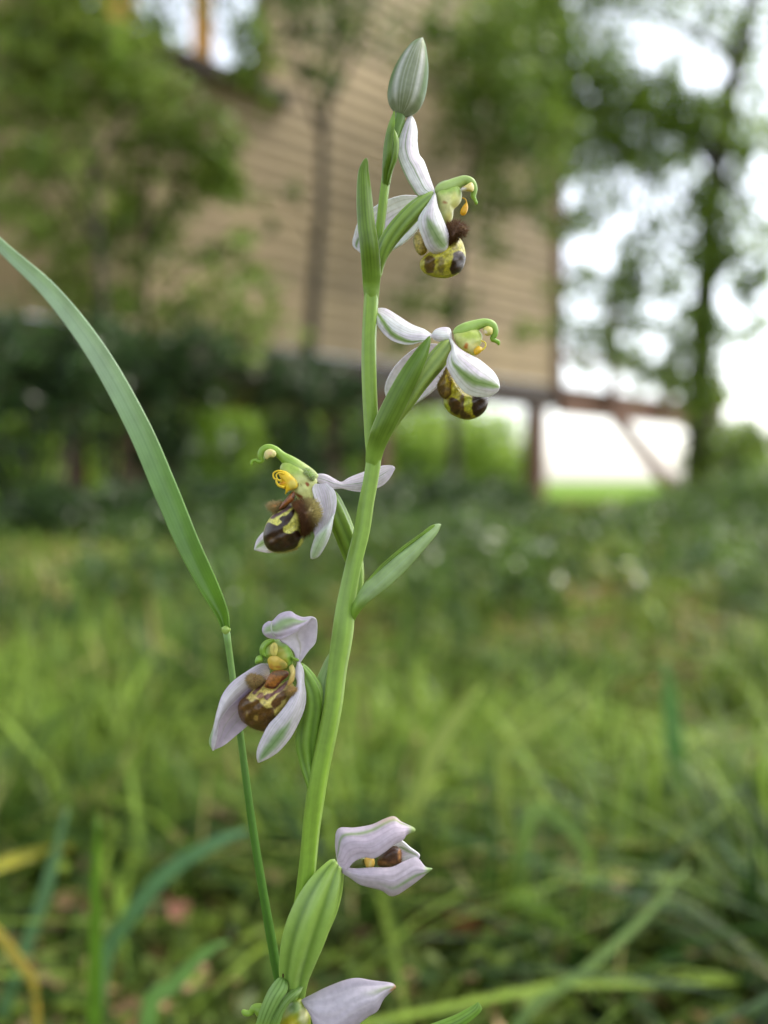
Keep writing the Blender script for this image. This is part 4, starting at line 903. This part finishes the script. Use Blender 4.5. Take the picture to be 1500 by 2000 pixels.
for q in ([(345, 292, 1.9, 14), (300, 284, 1.9, 13), (266, 300, 1.8, 12), (268, 335, 1.8, 12), (300, 350, 1.8, 16)], [(340, 305, 2.2, 11), (305, 298, 2.3, 11), (284, 315, 2.3, 10), (296, 345, 2.3, 10), (325, 360, 2.2, 12)], [(320, 350, 2.2, 14), (285, 352, 2.2, 14), (300, 385, 2.2, 18), (340, 400, 2.2, 20)]):
    tube('pollinium_stalk', C3, q, M_YELLOW, f3, lin((232, 196, 48)), n=24, ns=12)
PN3 = [(488, 265), (525, 275), (552, 315), (548, 355), (515, 340), (482, 300)]
blob('petal', C3, PN3, 1.2, 0.6, M_GREEN, f3, (150, 180, 84), na=36, nr=10)
hairs('petal_hairs', C3, PN3, 260, 1.2, 0.6, 0.35, (206, 214, 170), f3, width=0.02, seed=7)
L3 = [(330, 520), (290, 562), (245, 605), (212, 655), (195, 715), (196, 775), (222, 828), (270, 852), (330, 852), (390, 840), (440, 818), (470, 778), (474, 735), (462, 690), (472, 640), (462, 580), (432, 538), (395, 512), (360, 505)]
DB3 = (50, 30, 20)
blob('lip', C3, L3, 0.2, 2.7, M_LIP, f3, (PAINT := paint((206, 200, 98), [
    ([(222, 648), (262, 655), (292, 664), (322, 642), (306, 622), (322, 600), (352, 598), (385, 565), (410, 548), (412, 582), (388, 620), (374, 650), (332, 680), (340, 712), (375, 722), (425, 700), (450, 715), (462, 742), (440, 790), (428, 815), (390, 834), (330, 848), (270, 848), (220, 824), (194, 775), (194, 712)], DB3, 5),
    ([(238, 612), (268, 590), (330, 558), (385, 524), (392, 538), (342, 574), (292, 600), (262, 618)], (112, 86, 92), 4), ([(300, 556), (345, 535), (395, 500), (400, 508), (350, 545), (306, 566)], (92, 62, 50), 3),
    ((255, 765, 26, 20), (82, 58, 30), 14), ((330, 760, 40, 30), (66, 44, 26), 20), ((400, 765, 30, 30), (40, 24, 16), 16)], 3.0)), hb=2.0, na=170, nr=56)
blob('speculum', C3, [(300, 556), (318, 520), (352, 476), (398, 428), (416, 440), (408, 486), (370, 520), (330, 545)], 1.9, 0.8, M_LIP, f3, paint((140, 84, 40), [([(300, 556), (318, 520), (352, 476), (398, 428), (380, 460), (340, 510)], (110, 62, 30), 8), ([(395, 430), (418, 440), (410, 490), (400, 480)], (84, 46, 26), 5)]), na=50, nr=14)
R3 = [(398, 510), (440, 494), (500, 486), (552, 498), (582, 540), (588, 590), (562, 642), (522, 702), (482, 742), (462, 712), (468, 640), (456, 580), (420, 545)]
def lobe3(XY):
    c = mixc(lin((112, 74, 46)), lin((214, 198, 124)), sstep(470, 570, XY[:, 0] + 0.35 * (560 - XY[:, 1])))
    return mixc(c, lin((156, 104, 56)), sstep(500, 420, XY[:, 0]) * 0.7)
blob('side_lobe', C3, R3, 1.4, 2.0, M_LIP, f3, lobe3, na=80, nr=22)
hairs('lip_hairs', C3, R3, 2600, 1.4, 2.0, 0.75, lobe3, f3, width=0.03, seed=8)
LL3 = [(222, 525), (240, 506), (290, 500), (332, 504), (305, 545), (268, 572), (240, 556)]
blob('side_lobe', C3, LL3, 0.4, 1.2, M_LIP, f3, paint((176, 124, 62), [((232, 530, 14, 30), (214, 190, 120), 8)]), na=50, nr=14)
hairs('lip_hairs', C3, LL3, 700, 0.4, 1.2, 0.55, (206, 184, 130), f3, width=0.022, seed=9)
hairs('lip_hairs', C3, [(330, 800), (440, 790), (470, 770), (440, 822), (390, 842), (330, 854), (270, 854), (230, 835)], 900, 0.2, 0.6, 0.4, (186, 172, 96), f3, width=0.02, seed=10)
loft('bract', C3, [(800, 1370, -0.9), (808, 1250, 0.5), (888, 1092, 0.8), (950, 1022, 0.4), (1100, 880, 0), (1250, 768, -0.4), (1370, 672, -0.8), (1410, 658, -0.9), (1430, 660, -1)], [(806, 1370, -0.9), (856, 1276, 0.8), (920, 1200, 1.8), (985, 1150, 1.7), (1100, 1060, 1.4), (1215, 945, 0.8), (1330, 810, 0), (1400, 725, -0.6), (1430, 660, -1)],
     M_BRACT, orchid, bract_col((150, 178, 96), (146, 176, 92), veins=5, edge=(150, 182, 76), bloom=(178, 202, 150), keel=(160, 186, 110)), bulge=1.3, nu=41, nv=70)
loft('bract_edge', C3, [(900, 1082, 0.9), (1000, 985, 0.7), (1150, 850, 0.5), (1280, 750, 0), (1370, 690, -0.4), (1430, 660, -1)], [(900, 1082, 0.9), (1000, 962, 0.3), (1150, 830, 0), (1290, 728, -0.4), (1370, 668, -0.8), (1430, 660, -1)], M_BRACT, orchid, bract_col((140, 172, 70), (128, 164, 50), veins=2, edge=(140, 172, 70)), bulge=0.4, nv=40, nu=9)

# --- fourth flower, turned to the camera
f4 = empty('flower', C4.w([780, 560, 0]), orchid)
def dorsal4(u, v):
    c = mixc(lin((228, 220, 229)), lin((213, 202, 215)), 0.5 + 0.5 * np.sin(u * 8 + 2))
    c = mixc(c, lin((170, 164, 120)), 0.5 * np.exp(-((u - 0.45) / 0.03) ** 2) * sstep(0.7, 0.3, v))
    return c
loft('sepal', C4, [(880, 545, 0.2), (850, 452, 0.6), (790, 395, 1.2), (735, 350, 1.8), (760, 300, 2.4), (800, 250, 2.8), (820, 160, 2.6), (835, 120, 2.2)], [(912, 545, 0.2), (980, 450, 0.2), (1040, 380, 0.2), (1056, 285, 0.3), (1052, 185, 0.6), (1010, 155, 1.0), (930, 160, 1.6), (835, 120, 2.2)], M_SEPAL, f4, dorsal4, bulge=-0.5, ripple=0.15)
def dorsal4b(u, v):
    c = mixc(lin((220, 208, 222)), lin((210, 196, 214)), 0.5 + 0.5 * np.sin(u * 9))
    return mixc(c, lin((150, 178, 112)), 0.9 * np.exp(-np.abs((u - 0.42) / 0.22) ** 3) * sstep(0.0, 0.2, v) * sstep(1.0, 0.9, v) * sstep(0.86, 0.55, v + 0.2 * np.sin(u * 9)))
loft('sepal_fold', C4, [(600, 300, 2.2), (588, 270, 2.3), (600, 225, 2.4), (640, 195, 2.5), (672, 192, 2.6), (735, 132, 2.6), (820, 110, 2.4), (870, 140, 2.2), (930, 170, 2.0), (1000, 168, 1.8)], [(600, 300, 2.2), (625, 322, 2.9), (660, 334, 3.2), (700, 340, 3.4), (745, 342, 3.5), (800, 322, 3.4), (850, 296, 3.2), (910, 256, 2.8), (960, 215, 2.4), (1000, 168, 1.8)], M_SEPAL, f4, dorsal4b, bulge=0.9, ripple=0.25, seed=2)
tube('sepal_ridge', C4, [(668, 196, 3.2, 8), (660, 240, 3.6, 14), (672, 290, 3.7, 16), (690, 330, 3.6, 14)], M_SEPAL, f4, lin((196, 200, 184)), n=20, ns=10)
loft('sepal', C4, [(640, 560, 0.4), (560, 560, 0.6), (440, 632, 0.8), (320, 722, 0.9), (242, 830, 1.0), (200, 960, 1.0), (165, 1110, 0.8), (130, 1225, 0.6), (160, 1302, 0.6)], [(650, 640, -0.4), (560, 690, -0.4), (470, 770, 0.0), (380, 850, 0.2), (285, 945, 0.5), (215, 1050, 0.8), (195, 1130, 0.9), (182, 1220, 0.9), (160, 1302, 0.6)],
     M_SEPAL, f4, sepal_col([0.2, 0.15, 0.15, 0.15], 0.2, 0.75, 1.0, green=(150, 180, 120), base=(228, 222, 229), tint=(210, 201, 213), seed=12), bulge=0.7, ripple=0.08)
loft('sepal_fold', C4, [(640, 640, -0.4), (560, 690, -0.3), (470, 770, 0.0), (380, 850, 0.2), (285, 945, 0.5), (215, 1050, 0.8), (200, 1130, 0.9), (182, 1220, 0.9), (160, 1302, 0.6)], [(650, 690, -1.2), (600, 850, -2.2), (530, 1010, -2.2), (445, 1100, -2.0), (400, 1140, -1.6), (340, 1190, -1.2), (270, 1248, -0.6), (210, 1282, 0.0), (160, 1302, 0.6)],
     M_SEPAL, f4, sepal_col(vein=(0.3, 0.6), base=(206, 192, 206), tint=(192, 178, 196), seed=13), bulge=-0.5)
loft('sepal', C4, [(890, 545, 0.6), (868, 640, 1.2), (888, 720, 1.8), (862, 800, 2.4), (800, 900, 2.9), (720, 1000, 3.0), (640, 1085, 2.9), (580, 1200, 2.6), (545, 1290, 2.3), (540, 1360, 2.1), (552, 1404, 2.0)], [(905, 545, 0.6), (936, 620, 0.6), (941, 720, 0.8), (956, 830, 1.2), (940, 950, 1.6), (890, 1070, 1.8), (822, 1195, 1.9), (725, 1308, 1.9), (640, 1366, 1.9), (590, 1390, 2.0), (552, 1404, 2.0)],
     M_SEPAL, f4, sepal_col([0.6, 0.62, 0.66, 0.62, 0.55, 0.5], 0.18, 0.52, 0.99, green=(138, 172, 110), base=(226, 218, 228), tint=(216, 209, 217), seed=14), bulge=1.2, ripple=0.08, nu=33)
tube('ovary', C4, [(905, 570, -0.4, 60), (950, 640, -0.8, 110), (1005, 770, -1.2, 170), (1020, 910, -1.4, 190), (990, 1080, -1.4, 200), (965, 1240, -1.2, 190), (975, 1400, -0.8, 150), (1000, 1540, -0.2, 110), (1020, 1640, 0, 90)], M_GREEN, f4,
     green_tube((124, 160, 60), (112, 146, 50), 6, (70, 104, 30), 0.6), n=50, ns=40, rib=0.09, twist=0.7)
blob('column', C4, [(600, 362), (680, 340), (755, 355), (820, 415), (852, 500), (835, 580), (765, 622), (660, 612), (628, 535), (600, 505), (566, 480), (562, 420)], 0.8, 1.6, M_GREEN, f4,
     paint((126, 160, 58), [([(640, 400), (700, 372), (760, 420), (800, 500), (790, 590), (680, 600), (650, 520), (640, 470)], (150, 150, 52), 20), ((760, 380, 60, 25), (142, 166, 108), 20)]), na=90, nr=24)
tube('column_rim', C4, [(690, 350, 2.0, 26), (640, 372, 2.0, 34), (606, 412, 1.9, 34), (596, 460, 1.8, 32), (618, 495, 1.8, 26)], M_GREEN, f4, lin((134, 170, 62)), n=24, ns=12)
blob('anther', C4, [(655, 400), (685, 375), (712, 392), (718, 440), (700, 490), (670, 488), (652, 450)], 2.35, 0.3, M_YELLOW, f4, paint((206, 194, 104), [((684, 430, 6, 50), (186, 168, 84), 4)]), na=40, nr=10)
blob('pollinium', C4, [(630, 520), (660, 490), (710, 488), (770, 530), (800, 570), (770, 605), (690, 612), (650, 600), (634, 560)], 2.25, 0.22, M_YELLOW, f4, paint((192, 164, 62), [((690, 515, 30, 22), (214, 186, 90), 12), ((765, 575, 36, 36), (140, 132, 54), 18), ((660, 590, 20, 30), (176, 130, 50), 12), ((720, 585, 30, 12), (156, 112, 40), 8)]), na=50, nr=12)
blob('petal', C4, [(520, 530), (535, 495), (565, 485), (590, 505), (585, 540), (550, 556), (524, 558)], 1.6, 0.7, M_GREEN, f4, (134, 172, 66), na=32, nr=10)
blob('petal', C4, [(825, 495), (860, 500), (900, 520), (890, 540), (850, 530)], 1.6, 0.4, M_GREEN, f4, (126, 158, 60), na=32, nr=10)
L4 = [(610, 690), (560, 728), (505, 772), (440, 830), (386, 885), (374, 955), (400, 1038), (462, 1092), (540, 1128), (612, 1138), (672, 1088), (745, 1010), (805, 920), (845, 830), (862, 765), (820, 700), (760, 720), (690, 745)]
BR4 = (98, 68, 30)
blob('lip', C4, L4, 0.4, 2.9, M_LIP, f4, (PAINT := paint((206, 188, 104), [
    ([(370, 880), (450, 858), (490, 884), (540, 860), (572, 894), (600, 924), (640, 942), (668, 930), (690, 958), (688, 1000), (712, 1024), (640, 1104), (604, 1142), (520, 1128), (450, 1092), (396, 1040), (368, 950)], BR4, 9),
    ([(660, 890), (700, 842), (762, 786), (806, 798), (792, 852), (752, 880), (742, 922), (700, 952), (670, 930)], (104, 72, 36), 7), ([(500, 806), (556, 742), (606, 690), (622, 700), (574, 770), (544, 800), (516, 824)], (122, 84, 76), 6),
    ([(598, 832), (680, 800), (740, 750), (802, 690), (808, 722), (752, 792), (690, 822), (620, 872)], (128, 90, 84), 6), ([(414, 838), (500, 744), (516, 758), (452, 852), (404, 880)], (92, 62, 30), 7), ([(530, 840), (580, 800), (600, 840), (575, 860)], (150, 110, 84), 8),
    ((528, 1022, 20, 24), (160, 130, 64), 8), ((450, 990, 10, 22), (140, 112, 54), 7), ([(790, 850), (840, 800), (850, 840), (800, 900)], (186, 160, 80), 8), ([(690, 960), (750, 900), (770, 940), (710, 1010)], (196, 178, 92), 8)], 4.0)), hb=2.0, na=170, nr=56)
blob('speculum', C4, [(655, 640), (720, 612), (795, 618), (812, 655), (750, 715), (690, 772), (620, 766), (602, 745)], 2.75, 0.35, M_LIP, f4, paint((148, 92, 36), [([(655, 640), (720, 612), (795, 618), (812, 655), (770, 668), (700, 656)], (98, 66, 28), 14), ([(602, 745), (690, 772), (812, 655), (790, 640), (690, 750), (625, 740)], (90, 46, 30), 5)]), na=50, nr=14)
LL4 = [(448, 690), (478, 648), (555, 660), (604, 690), (562, 728), (505, 765), (468, 735)]
blob('side_lobe', C4, LL4, 1.6, 1.4, M_LIP, f4, paint((128, 94, 46), [((470, 690, 26, 36), (186, 152, 96), 12)]), na=50, nr=14)
hairs('lip_hairs', C4, LL4, 800, 1.6, 1.4, 0.5, (196, 168, 112), f4, width=0.024, seed=11)
RL4 = [(785, 795), (825, 752), (882, 768), (872, 800), (830, 832), (800, 830)]
blob('side_lobe', C4, RL4, 2.4, 0.8, M_LIP, f4, paint((168, 126, 64), []), na=40, nr=12)
hairs('lip_hairs', C4, RL4, 420, 2.4, 0.8, 0.4, (200, 172, 110), f4, width=0.022, seed=12)
hairs('lip_hairs', C4, L4, 2600, 0.4, 2.9, 0.2, lambda XY, P=PAINT: P(XY) * 1.1, f4, width=0.02, seed=13)
hairs('lip_hairs', C4, [(400, 1000), (520, 1080), (620, 1090), (720, 1000), (672, 1088), (612, 1140), (540, 1130), (462, 1094), (400, 1040)], 700, 0.4, 0.6, 0.35, (170, 146, 90), f4, width=0.02, seed=14)
loft('stigma_wall', C4, [(840, 560, 1.6), (862, 620, 1.9), (850, 700, 2.1), (812, 745, 2.3)], [(815, 590, 2.0), (830, 640, 2.4), (818, 690, 2.6), (800, 740, 2.4)], M_YELLOW, f4, lambda u, v: mixc(lin((190, 178, 100)), lin((206, 168, 100)), v), bulge=0.4, nv=24, nu=9)
loft('bract', C4, [(1095, 1080, -1.2), (1075, 960, -1.4), (1056, 800, -1.8), (1056, 700, -2.0), (1095, 600, -2.2), (1140, 510, -2.4), (1215, 400, -2.6)], [(1140, 1080, -1.0), (1150, 960, -1.4), (1170, 800, -1.8), (1190, 700, -2.0), (1205, 600, -2.2), (1215, 500, -2.4), (1215, 400, -2.6)], M_BRACT, orchid, bract_col((150, 178, 110), (160, 186, 126), veins=4, bloom=(166, 190, 130)), bulge=0.4)

# --- fifth flower, half closed
f5 = empty('flower', C5.w([620, 560, 1.0]), orchid)
def s5(u, v):
    c = mixc(lin((214, 200, 214)), lin((205, 192, 206)), 0.5 + 0.5 * np.sin(u * 6 + 1))
    for q in (0.25, 0.42, 0.62, 0.78): c = mixc(c, lin((178, 158, 176)), 0.5 * np.exp(-((u - q - 0.05 * np.sin(v * 4)) / 0.02) ** 2))
    rb = 0.3 - 0.22 * v
    c = mixc(c, lin((132, 158, 92)), 0.85 * np.exp(-((u - rb) / (0.035 + 0.03 * v)) ** 2))
    c = mixc(c, lin((220, 190, 160)), 0.6 * np.exp(-((u - 0.05) / 0.1) ** 2) * np.exp(-((v - 0.72) / 0.12) ** 2))
    return mixc(c, lin((170, 190, 120)), sstep(0.9, 0.97, v))
loft('sepal', C5, [(575, 470, 1.4), (566, 350, 1.4), (590, 246, 1.2), (720, 240, 1.2), (860, 215, 1.0), (960, 170, 0.8), (1040, 149, 0.6), (1095, 190, 0.7), (1200, 240, 0.6), (1206, 262, 0.6)], [(590, 540, 2.4), (655, 575, 2.8), (705, 518, 2.8), (790, 474, 2.8), (880, 480, 2.8), (960, 432, 2.6), (1045, 368, 2.2), (1112, 330, 1.6), (1140, 290, 1.0), (1206, 262, 0.6)], M_SEPAL, f5, s5, bulge=1.2, ripple=0.18, nu=37, nv=60, seed=3)
def s5b(u, v):
    c = mixc(lin((214, 202, 214)), lin((200, 188, 200)), 0.5 + 0.5 * np.cos(u * 7))
    for q in (0.3, 0.5): c = mixc(c, lin((172, 152, 170)), 0.45 * np.exp(-((u - q) / 0.02) ** 2))
    c = mixc(c, lin((146, 172, 112)), 0.85 * np.exp(-((u - 0.72) / 0.06) ** 2) * sstep(0.3, 0.7, v))
    return mixc(c, lin((156, 182, 116)), sstep(0.88, 0.97, v))
loft('sepal', C5, [(620, 555, 1.6), (720, 572, 2.6), (860, 565, 3.0), (1020, 560, 2.8), (1120, 512, 2.2), (1220, 480, 1.6), (1290, 555, 1.5), (1347, 570, 1.4)], [(620, 600, 1.6), (690, 642, 2.4), (760, 692, 2.8), (840, 716, 2.8), (940, 742, 2.5), (1030, 788, 2.0), (1160, 716, 1.8), (1347, 570, 1.4)], M_SEPAL, f5, s5b, bulge=1.0, ripple=0.15, nu=33, nv=56, seed=4)
loft('sepal', C5, [(1000, 420, -0.6), (1060, 366, -0.2), (1098, 340, 0.0), (1172, 400, 0.2), (1242, 452, 0.2), (1236, 485, 0.2)], [(1000, 500, -0.8), (1080, 540, -0.6), (1120, 520, -0.4), (1160, 500, -0.1), (1200, 490, 0.1), (1236, 485, 0.2)], M_SEPAL, f5, sepal_col([0.25, 0.25], 0.1, 0.3, 0.9, green=(170, 184, 150), seed=15), bulge=-0.4)
blob('lip', C5, [(905, 500), (950, 432), (1030, 385), (1088, 405), (1104, 460), (1088, 535), (1030, 562), (960, 562), (912, 545)], 0.6, 1.6, M_LIP, f5, paint((64, 38, 22), [((950, 525, 40, 20), (150, 104, 60), 12), ((1040, 520, 30, 20), (130, 86, 46), 10), ((1085, 460, 14, 60), (150, 104, 60), 8), ((1000, 545, 20, 12), (150, 110, 66), 6)]), na=80, nr=24)
hairs('lip_hairs', C5, [(905, 500), (950, 432), (1030, 385), (1088, 405), (1104, 460), (1088, 535), (1030, 562), (960, 562), (912, 545)], 500, 0.6, 1.6, 0.35, (120, 82, 50), f5, width=0.022, seed=15)
blob('pollinium', C5, [(800, 488), (870, 480), (882, 540), (850, 572), (815, 560)], 1.6, 0.8, M_YELLOW, f5, paint((218, 180, 84), [((845, 540, 12, 30), (230, 206, 120), 8)]), na=40, nr=12)
blob('column', C5, [(650, 560), (740, 490), (805, 476), (810, 540), (740, 560), (680, 575)], 0.8, 1.0, M_GREEN, f5, (96, 106, 56), na=40, nr=12)  # dark olive colour carries the shadow of the green gap inside the flower
tube('ovary', C5, [(585, 530, 0.8, 90), (560, 560, 1.0, 150), (500, 680, 1.4, 250), (430, 830, 1.6, 320), (360, 990, 1.6, 345), (300, 1150, 1.5, 330), (258, 1290, 1.2, 290), (235, 1400, 0.8, 250), (228, 1500, 0.4, 210), (230, 1600, 0, 170)], M_GREEN, f5,
     green_tube((146, 176, 82), (130, 162, 72), 6, (84, 116, 38), 0.75), n=60, ns=84, rib=0.12, twist=0.5)
loft('bract', C7, [(60, 800, 2.6), (92, 706, 2.8), (130, 580, 2.9), (182, 450, 2.8), (232, 368, 2.6), (285, 312, 2.2), (325, 318, 2.0)], [(190, 800, 3.0), (205, 700, 3.2), (245, 610, 3.3), (305, 500, 3.2), (352, 425, 2.8), (360, 360, 2.4), (325, 318, 2.0)], M_BRACT, orchid, bract_col((150, 186, 104), (146, 182, 98), veins=4, edge=(170, 196, 120)), bulge=0.7, nu=33)
loft('bract', C7, [(180, 800, 2.8), (205, 700, 3.0), (245, 615, 3.1), (305, 510, 3.0), (380, 430, 2.6), (440, 390, 2.0), (490, 372, 1.4)], [(260, 800, 3.2), (290, 700, 3.4), (325, 600, 3.4), (385, 515, 3.2), (450, 455, 2.8), (482, 410, 2.0), (490, 372, 1.4)], M_BRACT, orchid, bract_col((134, 170, 90), (142, 174, 96), veins=3, edge=(160, 190, 116)), bulge=0.5, nu=21)
blob('withered_scale', C7, [(318, 215), (335, 203), (350, 225), (345, 265), (325, 318), (310, 300), (305, 255)], 2.0, 0.4, M_DEAD, orchid, (74, 52, 30), na=30, nr=8)

# --- lowest flower, cut by the edge of the picture
f6 = empty('flower', C7.w([480, 600, 1.0]), orchid)
def s6(u, v):
    c = mixc(lin((212, 204, 216)), lin((190, 180, 194)), 0.5 + 0.5 * np.cos(u * 6 + 0.5))
    for q in (0.2, 0.36, 0.52, 0.68): c = mixc(c, lin((224, 216, 226)), 0.5 * np.exp(-((u - q) / 0.03) ** 2))
    c = mixc(c, lin((160, 176, 110)), 0.7 * np.exp(-((u - 0.38) / 0.08) ** 2) * sstep(0.6, 0.9, v))
    return mixc(c, lin((186, 140, 84)), 0.9 * sstep(0.95, 0.99, v + 0.04 * np.exp(-((u - .7) / .2) ** 2)))
loft('sepal', C7, [(470, 505, 1.2), (560, 460, 1.6), (700, 390, 1.8), (850, 332, 1.8), (960, 312, 1.7), (1080, 330, 1.6), (1230, 350, 1.4), (1275, 365, 1.3), (1290, 390, 1.2)], [(520, 560, 1.6), (565, 640, 2.4), (620, 790, 2.8), (750, 860, 2.8), (900, 760, 2.6), (1050, 640, 2.3), (1130, 590, 2.0), (1190, 480, 1.6), (1290, 390, 1.2)], M_SEPAL, f6, s6, bulge=1.0, ripple=0.25, nu=37, nv=56, seed=5)
blob('lip', C7, [(300, 640), (370, 520), (450, 470), (500, 500), (540, 560), (560, 660), (540, 800), (440, 900), (330, 880), (270, 760)], 0.6, 2.0, M_GREEN, f6, paint((136, 150, 50), [((380, 760, 90, 120), (170, 160, 36), 40), ((420, 560, 60, 50), (112, 138, 76), 25), ((500, 640, 40, 70), (196, 196, 140), 20)]), na=60, nr=18)
tube('column', C7, [(330, 690, 0.2, 90), (220, 640, 0.2, 120), (130, 590, 0.2, 110), (75, 570, 0.2, 70), (40, 610, 0.2, 50), (0, 612, 0.2, 50), (-25, 600, .2, 40), (-38, 606, .2, 8)], M_GREEN, f6, lambda u, v: mixc(lin((112, 142, 50)), lin((134, 168, 60)), v), n=40, ns=20)
tube('ovary', C7, [(470, 560, 0.4, 120), (450, 760, 0.2, 200), (420, 1000, 0, 240), (400, 1300, -0.5, 200), (390, 1500, -1, 130)], M_GREEN, f6, green_tube((120, 150, 60), (120, 150, 60)), n=40, ns=36, rib=0.09)
K6 = Crop(420, 1800, 1500 / 540)
loft('bract', K6, [(480, 1000, -1), (700, 790, -1.5), (950, 645, -2), (1180, 556, -2.4), (1300, 510, -2.6), (1400, 455, -2.8), (1425, 438, -2.9)], [(520, 1080, -1), (760, 850, -1), (1000, 710, -1.4), (1250, 610, -1.8), (1360, 555, -2.2), (1445, 480, -2.7), (1425, 438, -2.9)], M_BRACT, orchid, bract_col((120, 160, 60), (128, 166, 66), veins=4, edge=(140, 176, 84)), bulge=0.6, nu=25)
